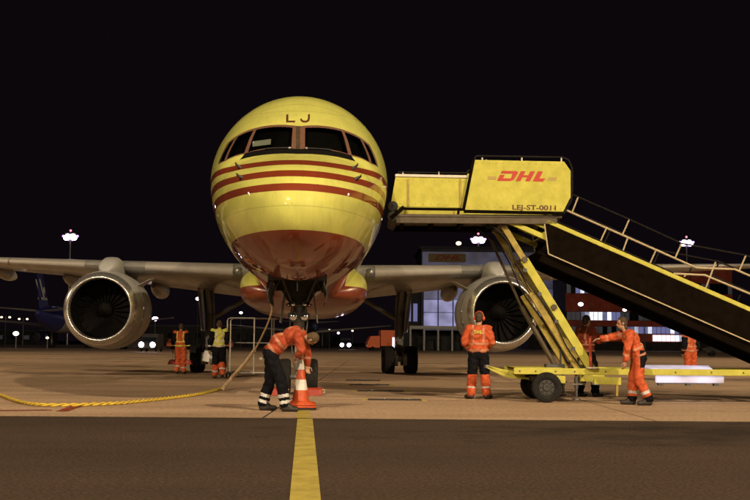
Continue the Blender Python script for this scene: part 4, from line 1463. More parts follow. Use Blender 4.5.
def hand(mb, elbow, wrist, inward, curl, spread=.0):
    d = (wrist - elbow).normalized()
    side = inward - d * inward.dot(d)
    side = side.normalized()                            # palm normal
    acr = d.cross(side).normalized()                    # across the knuckles
    M = Matrix((acr, side, d)).transposed()
    mb.sphere(wrist + d * .045, (.042, .019, .055), M, 12, 8)
    for i, (off, ln) in enumerate(((-.030, .066), (-.010, .076), (.010, .071), (.029, .056))):
        p = wrist + d * .085 + acr * off
        pts = [p - d * .02, p]
        ang = 0
        for seg_l in (.45, .32, .23):
            ang += curl
            pts.append(pts[-1] + (d * math.cos(ang) + side * math.sin(ang)) * (ln * seg_l * 1.25))
        limb(mb, pts, [.0095, .0095, .009, .0085, .0075], 8)
    t0 = wrist + d * .025 - acr * .036
    td = (d * .75 - acr * .75 + side * .35).normalized()
    t1 = t0 + td * .034
    td2 = (d * .9 - acr * .15 + side * (.3 + curl * .4)).normalized()
    limb(mb, [t0 - td * .01, t1, t1 + td2 * .028, t1 + td2 * .05], [.013, .0115, .0105, .009], 8)

STAND = dict(pelvis=(0, 0, .95), waist=(0, .005, 1.10), chest=(0, 0, 1.30), neck=(0, -.005, 1.47), head=(0, .025, 1.625),
             sh_l=(-.185, 0, 1.415), el_l=(-.235, -.02, 1.14), wr_l=(-.215, .08, .90), sh_r=(.185, 0, 1.415), el_r=(.235, -.02, 1.14), wr_r=(.215, .08, .90),
             hip_l=(-.095, 0, .91), kn_l=(-.105, .02, .50), an_l=(-.115, -.02, .10), to_l=(-.15, .14, .035),
             hip_r=(.095, 0, .91), kn_r=(.105, .02, .50), an_r=(.115, -.02, .10), to_r=(.15, .14, .035), face=(0, 1, 0), curl=.35)

def seg_t(p, a, b_):
    d = b_ - a
    t = (p - a).dot(d) / d.length_squared
    return t, (a + d * max(0, min(1, t)) - p).length

def person(loc, rz, label, pose, wear, scale=1.0, hair='hair_brown', group=None):
    J = {k: (Vector(v) if hasattr(v, '__len__') else v) for k, v in {**STAND, **pose}.items()}
    t = empty('person', loc, rz, label, 'person', group)
    t.scale = (scale, scale, scale)
    fwd = J['face'].normalized()
    hc = J['head']
    hup = (hc - J['neck']).normalized()
    hup = (hup - fwd * hup.dot(fwd)).normalized()
    hx = fwd.cross(hup).normalized()
    H = Matrix((hx, fwd, hup)).transposed()
    sp_d = (J['chest'] - J['pelvis']).normalized()
    shx = (J['sh_r'] - J['sh_l']).normalized()
    T = Matrix((shx, sp_d.cross(shx).normalized(), sp_d)).transposed()
    hpx = (J['hip_r'] - J['hip_l']).normalized()
    Pm = Matrix((hpx, Vector((0, 0, 1)).cross(hpx).normalized(), Vector((0, 0, 1)))).transposed()
    # ---- one continuous body
    mb = MB()
    mb.sphere(hc + hup * .03, (.073, .093, .095), H, 18, 12)
    mb.sphere(hc - hup * .055 + fwd * .022, (.052, .062, .062), H, 14, 10)
    mb.sphere(hc - hup * .02 + fwd * .098, (.0125, .018, .026), H, 8, 6)        # nose
    mb.sphere(hc - hup * .062 + fwd * .080, (.026, .014, .011), H, 8, 6)        # lips
    mb.sphere(hc + hup * .030 + fwd * .078, (.052, .020, .012), H, 8, 6)        # brow
    for sx in (-1, 1):
        mb.sphere(hc + hx * (sx * .076) - hup * .005 - fwd * .005, (.010, .022, .032), H, 8, 6)
    limb(mb, [J['neck'] - sp_d * .04, hc - hup * .06], [.060, .054])
    mb.sphere(J['chest'], (.165, .105, .17), T, 16, 10)
    mb.sphere(J['waist'], (.135, .095, .15), T, 16, 10)
    mb.sphere(J['pelvis'], (.150, .105, .13), Pm, 16, 10)
    for s_ in 'lr':
        limb(mb, [J['chest'].lerp(J['neck'], .6), J['sh_' + s_], J['el_' + s_], J['wr_' + s_]], [.06, .058, .042, .029])
        limb(mb, [J['hip_' + s_], J['kn_' + s_], J['an_' + s_]], [.085, .058, .042])
        limb(mb, [J['an_' + s_] - Vector((0, 0, .03)), J['to_' + s_]], [.042, .034])
        inw = -hpx * (1 if s_ == 'r' else -1) * .8 + T.col[1] * .5
        if 'palm_' + s_ in J: inw = J['palm_' + s_]
        hand(mb, J['el_' + s_], J['wr_' + s_], inw, J['curl'])
    me = remesh_to(mb, .0068, 2)
    me.name = 'body'
    me.materials.append(MAT['skin'])
    body = bpy.data.objects.new('body', me); link(body, t)
    for sx in (-1, 1):
        MB().sphere(hc + hx * (sx * .031) + hup * .008 + fwd * .083, .0105, seg=10, rings=6).build('eye', 'eye', body, smooth=60)
    # ---- hair or cap
    mb = MB()
    mb.sphere(hc + hup * .043 - fwd * .012, (.083, .097, .092), H, 20, 12)
    mb.sphere(hc - fwd * .045, (.074, .058, .085), H, 16, 10)
    if wear.get('long_hair'):
        mb.sphere(hc - fwd * .05 - hup * .09, (.07, .045, .09), H, 14, 10)
    me = remesh_to(mb, .009, 1)
    bm = bmesh.new(); bm.from_mesh(me)
    rnd = random.Random(3)
    kill = []
    for v in bm.verts:
        q = v.co - hc
        if q.dot(fwd) > .045 and q.dot(hup) < .075:
            kill.append(v)
        else:
            v.co += v.normal * rnd.uniform(-.004, .004)
    bmesh.ops.delete(bm, geom=kill, context='VERTS')
    bm.to_mesh(me); bm.free()
    me.materials.append(MAT[hair])
    ho = bpy.data.objects.new('hair', me); link(ho, t)
    # ---- garments
    def garment(name, mb, mats, rule, wr=.0105, voxel=.012):
        me = remesh_to(mb, voxel, 3)
        co = np.empty(len(me.vertices) * 3); me.vertices.foreach_get('co', co); co = co.reshape(-1, 3)
        no = np.empty(len(me.vertices) * 3); me.vertices.foreach_get('normal', no); no = no.reshape(-1, 3)
        ph = rnd.uniform(0, 6)
        k = (np.sin(co[:, 2] * 52 + np.sin(co[:, 0] * 23 + ph) * 2.2 + co[:, 1] * 14) * .5 + np.sin(co[:, 2] * 27 - co[:, 0] * 31 + np.sin(co[:, 1] * 29 + ph) * 1.7) * .6)
        co = co + no * (k * wr)[:, None]
        me.vertices.foreach_set('co', co.ravel())
        for m_ in mats: me.materials.append(MAT[m_])
        if len(mats) > 1:
            idx = [rule(Vector(p.center)) for p in me.polygons]
            me.polygons.foreach_set('material_index', idx)
        me.update()
        o = bpy.data.objects.new(name, me); link(o, t)
        return o
    jk = wear['jacket']; L_ = wear.get('jacket_len', .0)
    mb = MB()
    mb.sphere(J['chest'] + sp_d * .01, (.215, .160, .19), T, 18, 12)
    mb.sphere(J['waist'], (.205, .158, .18), T, 18, 12)
    mb.sphere(J['pelvis'] + sp_d * .05, (.208, .160, .12 + L_), Pm, 18, 12)
    limb(mb, [J['chest'], J['neck'] - sp_d * .03], [.10, .078])
    for s_ in 'lr':
        a, e_, w_ = J['sh_' + s_], J['el_' + s_], J['wr_' + s_]
        limb(mb, [J['chest'].lerp(J['neck'], .45), a, e_], [.095, .096, .076])
        limb(mb, [e_, w_ - (w_ - e_).normalized() * .035], [.076, .060])
    def jrule(p):
        best = None
        for s_ in 'lr':
            tt, dd = seg_t(p, J['el_' + s_], J['wr_' + s_])
            if best is None or dd < best[1]: best = (tt, dd)
            t3, d3 = seg_t(p, J['sh_' + s_], J['el_' + s_])
            if d3 < .118 and .04 < t3 and wear.get('sleeves'): return 2
        if best[1] < .112 and best[0] > -.08:
            if .42 < best[0] < .58 and wear.get('bands', True): return 1
            return 2 if wear.get('sleeves') else 0
        tt, dd = seg_t(p, J['pelvis'], J['chest'])
        if wear.get('bands', True):
            if .02 < tt < .15 or .42 < tt < .53: return 1
            ox = (p - J['chest']).dot(shx)
            if tt > .53 and .085 < abs(ox) < .125: return 1
        if wear.get('patch') and wear['patch'](p): return 3
        return 0
    jmats = [jk, wear.get('band_mat', 'jacket_band'), wear.get('sleeves') or jk, 'cloth_black']
    jo = garment('jacket', mb, jmats, jrule)
    mb = MB()
    mb.sphere(J['pelvis'] - Vector((0, 0, .03)), (.188, .145, .14), Pm, 18, 12)
    for s_ in 'lr':
        limb(mb, [J['hip_' + s_], J['kn_' + s_], J['an_' + s_] + Vector((0, 0, .035))], [.118, .100, .092])
    lower = wear.get('lower')
    def trule(p):
        best = None
        for s_ in 'lr':
            tt, dd = seg_t(p, J['kn_' + s_], J['an_' + s_])
            if best is None or dd < best[1]: best = (tt, dd)
        if wear.get('patch') and wear['patch'](p): return 3
        if best[0] > 0:
            for a, b_ in wear.get('leg_bands', ((.48, .60), (.74, .86))):
                if a < best[0] < b_: return 1
            if lower and best[0] > wear.get('lower_from', .1): return 2
        return 0
    garment('trousers', mb, [wear['trousers'], 'reflective', lower or wear['trousers'], 'cloth_black'], trule, .009)
    for s_ in 'lr':
        an, to = J['an_' + s_], J['to_' + s_]
        mb = MB()
        d = Vector((to.x - an.x, to.y - an.y, 0)).normalized()
        lift = min(an.z - .10, to.z - .035)
        limb(mb, [an + Vector((0, 0, .04)), an - Vector((0, 0, .035)) ], [.058, .056])
        limb(mb, [an + Vector((0, 0, .02)), an.lerp(to, .55) + Vector((0, 0, .012))], [.058, .05])
        limb(mb, [an - Vector((0, 0, .045)) - d * .02, to + d * .035 + Vector((0, 0, .012))], [.053, .043])
        me = remesh_to(mb, .010, 2)
        bm = bmesh.new(); bm.from_mesh(me)
        for v in bm.verts:                               # flat sole
            q = (v.co - an).dot(d)
            if v.co.z < lift + .012: v.co.z = lift + .002
        bm.to_mesh(me); bm.free()
        me.materials.append(MAT['boot'])
        o = bpy.data.objects.new('boot', me); link(o, t)
    if wear.get('headset'):
        mb = MB()
        pts = [hc + H @ Vector((.09 * math.cos(a), -.01, .045 + .098 * math.sin(a))) for a in np.linspace(0, math.pi, 13)]
        mb.tube(pts, .011, 8)
        for sx in (-1, 1):
            mb.sphere(hc + hx * (sx * .093) - hup * .0, (.028, .042, .05), H, 12, 8)
        mb.build('ear_defenders', 'cone_orange', t, smooth=60)
    if wear.get('back_text'):
        me = text_mesh(wear['back_text'], .085, .003)
        me.materials.append(MAT['hivis_yellow'])
        o = bpy.data.objects.new('back_lettering', me); link(o, t)
        o.location = J['chest'] - T.col[1] * .171 + sp_d * .05
        o.rotation_euler = (R(90), 0, 0)
    return t

RZ_AWAY, RZ_RIGHT, RZ_LEFT = -YAW, -YAW - R(90), -YAW + R(90)
# the worker bending over the cones, facing right
u = lambda px, py, s_, base, gy: ((px - base) / s_, (gy - py) / s_)
person(G(280, 411.2), RZ_RIGHT, 'person in orange jacket and black trousers bending down to hold the cone stack', dict(
    pelvis=(0, -.16, 1.00), waist=(0, -.02, 1.15), chest=(0, .18, 1.25), neck=(0, .38, 1.31), head=(-.02, .515, 1.215), face=(-0.35, .30, -.90),
    sh_r=(.185, .30, 1.25), el_r=(.225, .36, 1.01), wr_r=(.12, .285, .93), sh_l=(-.185, .30, 1.25), el_l=(-.22, .43, 1.0), wr_l=(-.18, .44, .76),
    palm_r=(-.3, .2, -1), hip_r=(.10, -.17, .94), kn_r=(.13, .02, .52), an_r=(.14, .09, .10), to_r=(.17, .25, .035), hip_l=(-.1, -.17, .94), kn_l=(-.12, -.18, .51), an_l=(-.13, -.30, .10), to_l=(-.15, -.14, .035), curl=.45),
    dict(jacket='hivis_shaded', trousers='cloth_black', leg_bands=((.55, .68), (.80, .92))), hair='hair_fair_dark')
# the worker seen from behind in front of the right engine
person(G(478.5, 399.2), RZ_AWAY - R(6), 'person in orange jacket and black trousers with orange shins facing the right-hand engine', dict(
    head=(.02, .03, 1.635), face=(.35, 1, .1), el_l=(-.29, .02, 1.16), wr_l=(-.20, .20, 1.0), el_r=(.27, .02, 1.16), wr_r=(.18, .22, 1.04), an_l=(-.15, -.02, .10), to_l=(-.23, .10, .035), kn_l=(-.125, .02, .5), an_r=(.16, -.02, .10), to_r=(.23, .10, .035), kn_r=(.13, .02, .5)),
    dict(jacket='hivis_orange', trousers='cloth_black', lower='hivis_orange', lower_from=.02, leg_bands=((.62, .70),), headset=True, back_text='DHL'), 1.03)
# far left: orange vest, walking off with two chocks
p2 = G(180, 374.2)
person(p2, RZ_AWAY, 'person in orange vest and orange trousers walking away at the left, carrying two chocks', dict(
    wr_l=(-.27, .02, .86), el_l=(-.255, -.03, 1.13), wr_r=(.27, .02, .86), el_r=(.255, -.03, 1.13), kn_l=(-.1, .06, .5), an_l=(-.10, -.06, .13), to_l=(-.12, .10, .04), an_r=(.1, .10, .10), to_r=(.12, .26, .035)),
    dict(jacket='hivis_orange', trousers='hivis_orange', sleeves='cloth_black', band_mat='hivis_yellow', jacket_len=.07, leg_bands=((.6, .7),)), 1.02)
for sx, lb in ((-1, 'dark red chock carried in the left hand of the orange-vested walker'), (1, 'dark red chock carried in the right hand of the orange-vested walker')):
    q = p2 + RT * (sx * .29) + HD * .03
    c = chock(q + Vector((0, 0, .34)), -YAW, lb)
    MB().tube([(0, 0, .17), (0, 0, .44)], .012, 6).build('carry_strap', 'cable_sleeve', c)
# yellow vest behind the trolley, with a sheet of paper
p3 = G(218.5, 378.6)
person(p3, RZ_AWAY + R(12), 'person in yellow vest and dark trousers with orange shins walking away behind the tube-rail trolley', dict(
    wr_l=(-.29, .06, .86), el_l=(-.27, -.03, 1.13), kn_r=(.1, .08, .52), an_r=(.1, -.06, .15), to_r=(.12, .10, .05), an_l=(-.1, .12, .10), to_l=(-.12, .28, .035)),
    dict(jacket='hivis_yellow', band_mat='reflective', trousers='cloth_black', sleeves='cloth_black', lower='hivis_orange', lower_from=.15, leg_bands=((.6, .72),)), 1.04)
q = p3 - RT * .36 + Vector((0, 0, .86)) + HD * .05
pp = MB().grid(lambda a, b_: (a * .21 - .1, .02 * math.sin(a * 4), -b_ * .34), 6, 4).build('paper_sheet', 'paper', None, label='white sheet of paper in the hand of the yellow-vested person', cat='paper')
pp.location = q; pp.rotation_euler = (R(8), R(12), -YAW + R(20))
md = pp.modifiers.new('thickness', 'SOLIDIFY'); md.thickness = .002
# the worker in full orange at the stairs, facing left, one arm reaching to the lift arm
def pk(p):
    return -.30 < p.y < .02 and .72 < p.z < 1.06 and p.x < -.03
person(G(639, 405.2), RZ_LEFT, 'person in full orange hi-vis suit leaning forward beside the stairs, arm outstretched', dict(
    pelvis=(0, -.02, .93), waist=(0, .05, 1.08), chest=(0, .14, 1.27), neck=(0, .24, 1.43), head=(0, .31, 1.58), face=(0, 1, -.12),
    sh_l=(-.185, .20, 1.37), el_l=(-.24, .27, 1.10), wr_l=(-.20, .30, .84), sh_r=(.18, .22, 1.37), el_r=(.2, .46, 1.31), wr_r=(.18, .70, 1.28),
    palm_r=(0, .1, -1), kn_l=(-.11, .03, .50), an_l=(-.12, -.16, .10), to_l=(-.14, .0, .035), kn_r=(.1, .08, .50), an_r=(.11, .10, .10), to_r=(.13, .26, .035)),
    dict(jacket='hivis_orange', trousers='hivis_orange', patch=pk, leg_bands=((.56, .70),), lower='cloth_black', lower_from=.82, long_hair=True, bands=True), .99)
# dark red jacket behind the lift arm
person(UV((586 - 375) * 24.35 / FPX, 24.35), RZ_RIGHT + R(35), 'person in dark red jacket standing half hidden behind the lift arm of the stairs', dict(
    el_r=(.26, .12, 1.2), wr_r=(.2, .36, 1.22), el_l=(-.24, .15, 1.18), wr_l=(-.15, .38, 1.2), kn_r=(.12, .16, .52), an_r=(.12, .14, .10), to_r=(.13, .30, .035), an_l=(-.12, -.08, .10), to_l=(-.13, .08, .035)),
    dict(jacket='hivis_dark_red', trousers='cloth_black', leg_bands=((.5, .64),)), 1.03)
# far right, behind the stairs
person(UV((690 - 375) * 35 / FPX, 35), RZ_AWAY + R(10), 'person in orange vest standing behind the stairs at the far right', dict(),
    dict(jacket='hivis_orange', trousers='hivis_orange', sleeves='cloth_black', jacket_len=.08), 1.0)
# ------------------------------------------------------------------ floodlight masts behind the camera and two added at the sides (they light the apron)
for k, (loc, aim, pw, col, where) in enumerate(FLOODS):
    t = empty('floodlight_mast', (loc[0], loc[1], 0), 0, 'tall apron floodlight mast ' + where, 'floodlight mast')
    MB().tube([(0, 0, 0), (0, 0, loc[2] + 1)], [.38, .16], 12).build('pole', 'steel', t, smooth=40)
    MB().box((0, 0, loc[2] + .7), (8.4, .3, .18)).build('head_frame', 'steel', t)
    MB().box((0, 0, loc[2] - 5.3), (4.4, .3, .18)).build('lower_frame', 'steel', t)
    d = (Vector(aim) - Vector(loc)).normalized()
    M = rot_to(d)
    for i in range(8):
        x, dz = (-4 + i * 1.6, .35) if i < 6 else (-2 + (i - 6) * 4, -5.65)
        h = MB().box((x, .35, loc[2] + dz), (.62, .5, .3), M).build('floodlight', 'dark_steel', t)
        c = Vector((x, .35, loc[2] + dz)) + d * .16
        MB().box(c, (.54, .42, .01), M).build('lens', 'flood_lens', h)
    ld = bpy.data.lights.new('floodlight_lamp', 'SPOT')
    ld.energy, ld.color, ld.spot_size, ld.spot_blend, ld.shadow_soft_size = pw, col, R(75), .55, .35
    lo = bpy.data.objects.new('floodlight_lamp', ld)
    C.objects.link(lo); lo.parent = t
    lo.location = Vector((0, 0, loc[2] + .35)) + d * 1.0
    lo.rotation_euler = d.to_track_quat('-Z', 'Y').to_euler()

# ------------------------------------------------------------------ far light masts
def far_mast(px, py, d, label, low=None):
    b = P(px, py, d)
    t = empty('light_mast', (b.x, b.y, -.05), -YAW, label, 'light mast', 'lit masts beyond the apron')
    h = b.z + .05
    MB().tube([(0, 0, 0), (0, 0, h + 1.2)], [.42, .2], 10).build('pole', 'steel', t, smooth=40)
    MB().box((0, 0, h + .9), (3.0, .5, .2)).build('head_frame', 'dark_steel', t)
    for sx in (-1, 1):
        for j in (0, 1):
            MB().lathe([(-.36, .25), (-.38, .6), (0, .78), (.3, .3)], (sx * (.75 + .35 * j), -.2, h - .35 * j), 'y', 14).build('lamp', 'lamp_violet_white', t, smooth=60)
    for x, z, r in ((-2.0, .1, .34), (2.0, .1, .34), (-.55, -.9, .3), (.6, -.95, .3)):
        MB().sphere((x, -.1, h + z), (r, r * .7, r), seg=10, rings=6).build('lamp', 'glare_violet', t, smooth=60)  # violet globes added around the lamps to stand in for their glare halo
    MB().sphere((0, 0, h + 1.65), .32, seg=10, rings=6).build('beacon', 'lamp_red', t, smooth=60)
    if low:
        hz = P(px, low, d).z
        for sx in (-1.4, -.2, 1.2):
            MB().sphere((sx, -.4, hz), (.42, .3, .25), seg=10, rings=6).build('lower_lamp', 'lamp_white', t, smooth=60)
far_mast(70.5, 236.5, 300, 'tall lit floodlight mast far behind the left wing', 261)
far_mast(478.3, 239.5, 310, 'tall lit floodlight mast between hangar sign and boarding stairs', 256)
far_mast(686.5, 242.5, 320, 'tall lit floodlight mast showing above the stair handrails at the right')

def far_lamp(px, py, d, label, arms=1, m='lamp_white', r=.3):
    b = P(px, py, d)
    t = empty('apron_lamp', (b.x, b.y, -.05), -YAW, label, 'lamp post', 'small lamp posts in the distance')
    h = b.z
    MB().tube([(0, 0, 0), (0, 0, h + .2)], [.14, .08], 8).build('pole', 'dark_steel', t)
    xs = (0,) if arms == 1 else (-.75, .75)
    if arms == 2:
        MB().tube([(-.75, 0, h + .1), (0, 0, h - .3), (.75, 0, h + .1)], .06, 6).build('cross_arm', 'dark_steel', t)
    for x in xs:
        MB().sphere((x, -.1, h), (r * 1.4, r, r), seg=10, rings=6).build('lamp_head', m, t, smooth=60)
for a in ((155.2, 318.6, 210, 'single bright lamp just right of the left engine', 1, 'lamp_violet_white', .42),
          (209.6, 317.2, 190, 'two-armed lamp post left of the left main gear strut', 2, 'lamp_white', .28),
          (198, 298.6, 260, 'single lamp high up left of the left main gear strut', 1, 'lamp_white', .4),
          (241, 312.6, 230, 'small lamp above the tube-rail trolley', 1, 'lamp_white', .26),
          (5.8, 317.0, 200, 'two-armed lamp post at the extreme left edge', 2, 'lamp_warm', .17),
          (23.4, 318.8, 205, 'two-armed lamp post below the navy tail fin', 2, 'lamp_warm', .17),
          (458.6, 243.2, 330, 'lone lamp above the hangar sign board', 1, 'lamp_warm', .6),
          (580.6, 304.0, 200, 'white lamp beside the stairs lift arm before the red terminal', 1, 'lamp_white', .36),
          (624.6, 309.6, 195, 'white lamp in front of the red terminal above the leaning worker', 1, 'lamp_white', .28),
          (329.4, 330.2, 215, 'white lamp low beside the nose gear, left of the van headlights', 1, 'lamp_white', .22),
          (338.4, 332.8, 220, 'tiny white lamp directly above the van headlights behind the nose gear', 1, 'lamp_white', .2),
          (352.5, 330.6, 222, 'tiny warm lamp between the van headlights and the orange truck', 1, 'lamp_warm', .16),
          (16.2, 333.2, 150, 'bright white lamp low under the navy-tailed airliner wing', 1, 'lamp_white', .3),
          (47.5, 337.5, 150, 'pale low lamp beside the left engine rim', 1, 'lamp_warm', .16),
          (556.5, 334.0, 190, 'small white lamp right of the right-hand engine', 1, 'lamp_white', .2),
          (545.2, 336.0, 195, 'tiny warm lamp at the lower edge of the right-hand engine', 1, 'lamp_warm', .15),
          (731.0, 330.5, 190, 'tiny white lamp under the stairs flight at the right edge', 1, 'lamp_warm', .15),
          (644.4, 313.8, 198, 'small lamp in front of the red terminal, right of the leaning worker', 1, 'lamp_white', .18)):
    far_lamp(*a)

# ------------------------------------------------------------------ hangar with lit doors
hd = 255.0
def W(px, py, d=hd):
    p = P(px, py, d)
    return p
def far_root(name, px, d, label, cat):
    b = P(px, 344, d)
    return empty(name, (b.x, b.y, -.05), -YAW, label, cat)
def fx(px, d): return (px - CX) * d / FPX
def fz(py, d, px=500): return CAMH + (343 + (px - 375) * math.tan(ROLL) - py) * d / FPX + .05
hg = far_root('hangar', 375, hd, 'large hangar with blue-white lit doors and a sign board, behind the right-hand engine', 'hangar')
x0, x1 = fx(421, hd), fx(566, hd)
zt = fz(249, hd)
MB().box(((x0 + x1) / 2, 16, zt / 2), (x1 - x0, 30, zt)).build('wall', 'hangar_wall', hg)
MB().box(((x0 + x1) / 2, 16, zt + .3), (x1 - x0 + 1, 31, .6)).build('roof', 'hangar_trim', hg)
# side annex
MB().box(((fx(404, hd) + x0) / 2 - .05, 14, fz(282, hd) / 2), (x0 - fx(404, hd) - .1, 22, fz(282, hd))).build('annex', 'hangar_trim', hg)
for i, px in enumerate((407, 413.5)):
    MB().box((fx(px + 2, hd), 2.94, (fz(304, hd) + fz(322, hd)) / 2), (fx(4.2 + CX, hd), .12, fz(304, hd) - fz(322, hd))).build('annex_window', 'terminal_blue', hg)
cols = [423, 438, 453, 468, 483, 498, 513, 528, 543, 558]
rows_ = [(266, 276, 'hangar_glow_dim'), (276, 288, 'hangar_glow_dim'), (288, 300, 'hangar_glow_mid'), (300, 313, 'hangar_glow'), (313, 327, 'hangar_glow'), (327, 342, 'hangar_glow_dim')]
for a, b_ in zip(cols, cols[1:]):
    for r0, r1, m_ in rows_:
        if a < 423.5 and False: continue
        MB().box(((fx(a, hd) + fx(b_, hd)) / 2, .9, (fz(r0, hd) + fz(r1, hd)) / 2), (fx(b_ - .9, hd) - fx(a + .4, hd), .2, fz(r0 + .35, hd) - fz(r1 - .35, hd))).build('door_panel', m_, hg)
MB().box(((fx(422, hd) + fx(560, hd)) / 2, .92, (fz(252, hd) + fz(265.5, hd)) / 2), (fx(560, hd) - fx(422, hd), .12, fz(252, hd) - fz(265.5, hd))).build('fascia', 'hangar_glow_dim', hg)
sb = MB().box(((fx(428, hd) + fx(465.5, hd)) / 2, .55, (fz(253.5, hd, 445) + fz(262, hd, 445)) / 2), (fx(465.5, hd) - fx(428, hd), .3, fz(253.5, hd) - fz(262, hd))).build('sign_board', 'logo_ochre', hg)
me = text_mesh('DHL', 2.3, .09, .35, .03)
me.materials.append(MAT['logo_red'])
o = bpy.data.objects.new('sign_lettering', me); link(o, sb)
o.location = ((fx(428, hd) + fx(465.5, hd)) / 2, .36, (fz(253.5, hd, 445) + fz(262, hd, 445)) / 2)
o.rotation_euler = (R(90), 0, 0); o.scale = (1.35, .7, 1)

# dark loading shed in front of the hangar
ld_ = 175.0
sh = far_root('loading_shed', 375, ld_, 'long dark open shed with pale roof edge in front of the hangar', 'shed')
a0, a1 = fx(409.5, ld_), fx(468, ld_)
zt = fz(326, ld_, 430)
MB().box(((a0 + a1) / 2, 4, zt - .25), (a1 - a0, 8, .5)).build('roof', 'grey_paint', sh)
MB().box(((a0 + a1) / 2, 7.8, zt / 2 - .3), (a1 - a0 - .4, .3, zt - .6)).build('back_wall', 'far_dark', sh)
for px in (410.3, 424, 438, 452, 467):
    MB().box((fx(px, ld_), .2, zt / 2 - .25), (.28, .28, zt - .5)).build('post', 'grey_paint', sh)
for px, s_ in ((430, 1.6), (444, 2.2), (457, 1.5)):
    MB().box((fx(px, ld_), 5, s_ / 2), (s_ * 1.1, 1.6, s_)).build('stacked_container', 'far_dark', sh, bevel=.06)

# ------------------------------------------------------------------ red terminal with window bands
td = 225.0
tm = far_root('terminal_building', 375, td, 'red office building with bands of lit windows behind the stairs', 'building')
b0, b1 = fx(566, td), fx(733, td)
zt = fz(266, td, 640)
MB().box(((b0 + b1) / 2, 9, zt / 2), (b1 - b0, 16, zt)).build('core', 'far_dark', tm)
MB().box(((b0 + b1) / 2, 9, zt + .2), (b1 - b0 + .8, 17, .4)).build('roof', 'far_dark', tm)
for r0, r1 in ((268, 283), (294, 312), (321, 326.5), (334, 342)):
    MB().box(((b0 + b1) / 2, .85, (fz(r0, td, 640) + fz(r1, td, 640)) / 2), (b1 - b0 + .1, .34, fz(r0, td, 640) - fz(r1, td, 640))).build('spandrel', 'brick_red', tm)
rw = random.Random(11)
bands = [(283, 294, {578: 'terminal_blue', 583: 'room_lit', 587.5: 'room_lit', 592: 'room_lit', 596.5: 'terminal_blue'}),
         (312, 321, {585: 'room_lit', 590: 'room_lit', 594.5: 'room_lit', 599: 'room_lit', 603.5: 'room_lit', 608: 'room_lit', 612.5: 'terminal_blue', 617: 'terminal_blue', 653: 'room_lit', 657.5: 'room_lit', 662: 'room_lit', 666.5: 'room_lit', 671: 'room_lit'}),
         (326.5, 334, {630: 'room_lit', 634.5: 'room_lit', 639: 'room_lit', 643.5: 'terminal_blue', 648: 'terminal_blue', 652.5: 'room_lit', 657: 'terminal_blue', 661.5: 'terminal_blue', 666: 'terminal_blue', 671: 'room_lit', 675.5: 'terminal_blue'}),
         (334.6, 341.6, {655: 'terminal_lit', 661: 'terminal_lit', 665.5: 'terminal_lit', 670: 'terminal_lit', 674.5: 'terminal_lit', 679: 'room_lit'})]
for r0, r1, lit in bands:
    n = int((733 - 566) / 4.5)
    for i in range(n):
        px = 567 + i * 4.5
        m_ = 'terminal_dim' if rw.random() < .55 else 'glass_dark'
        for k, v in lit.items():
            if abs(px + 2 - k) < 2.6: m_ = v if v != 'room_lit' else rw.choice(['room_lit', 'room_lit', 'room_half', 'room_low'])
        if r0 > 334 and m_ in ('terminal_dim', 'glass_dark'): continue
        yy = .9 if r0 < 334 else .62
        MB().box((fx(px + 2.2, td), yy, (fz(r0, td, 640) + fz(r1, td, 640)) / 2), (fx(CX + 4.0, td), .1, fz(r0 + .4, td) - fz(r1 - .4, td))).build('window', m_, tm)

# bluish lit stair tower far right
bt = far_root('lit_tower', 702, 300, 'slim blue-lit tower seen through the stair handrails', 'tower')
MB().box((0, 2, fz(266, 300, 702) / 2), (2.8, 4, fz(266, 300, 702))).build('wall', 'hangar_wall', bt)
for k in range(5):
    z = fz(269 + k * 4, 300, 702)
    MB().box((0, -.06, z - .5), (2.0, .1, .85)).build('window', 'terminal_blue', bt)

# low dark buildings along the far edge
for px0, px1, pt, d, lb in ((150, 232, 326.5, 260, 'long low dark building behind the left gear'), (-60, 46, 331, 280, 'low dark building at the far left edge'), (232, 330, 329, 250, 'low dark building behind the trolley and nose gear'), (528, 575, 318, 240, 'low dark building beside the red terminal'), (722, 800, 326, 230, 'low dark building at the far right edge')):
    t = far_root('low_building', (px0 + px1) / 2, d, lb, 'building')
    wd = (px1 - px0) * d / FPX; z = fz(pt, d, (px0 + px1) / 2)
    MB().box((0, 5, z / 2), (wd, 10, z)).build('wall', 'far_dark', t)
    MB().box((0, 5, z + .15), (wd + .6, 10.6, .3)).build('roof', 'hangar_trim', t)
    n = max(3, int(wd / 3.2))
    for i in range(n):
        x = -wd / 2 + (i + .5) * wd / n
        MB().box((x, -.04, z * .55), (1.4, .08, 1.0)).build('window', rw.choice(['glass_dark', 'glass_dark', 'terminal_dim', 'glass_dark', 'terminal_dim']), t)

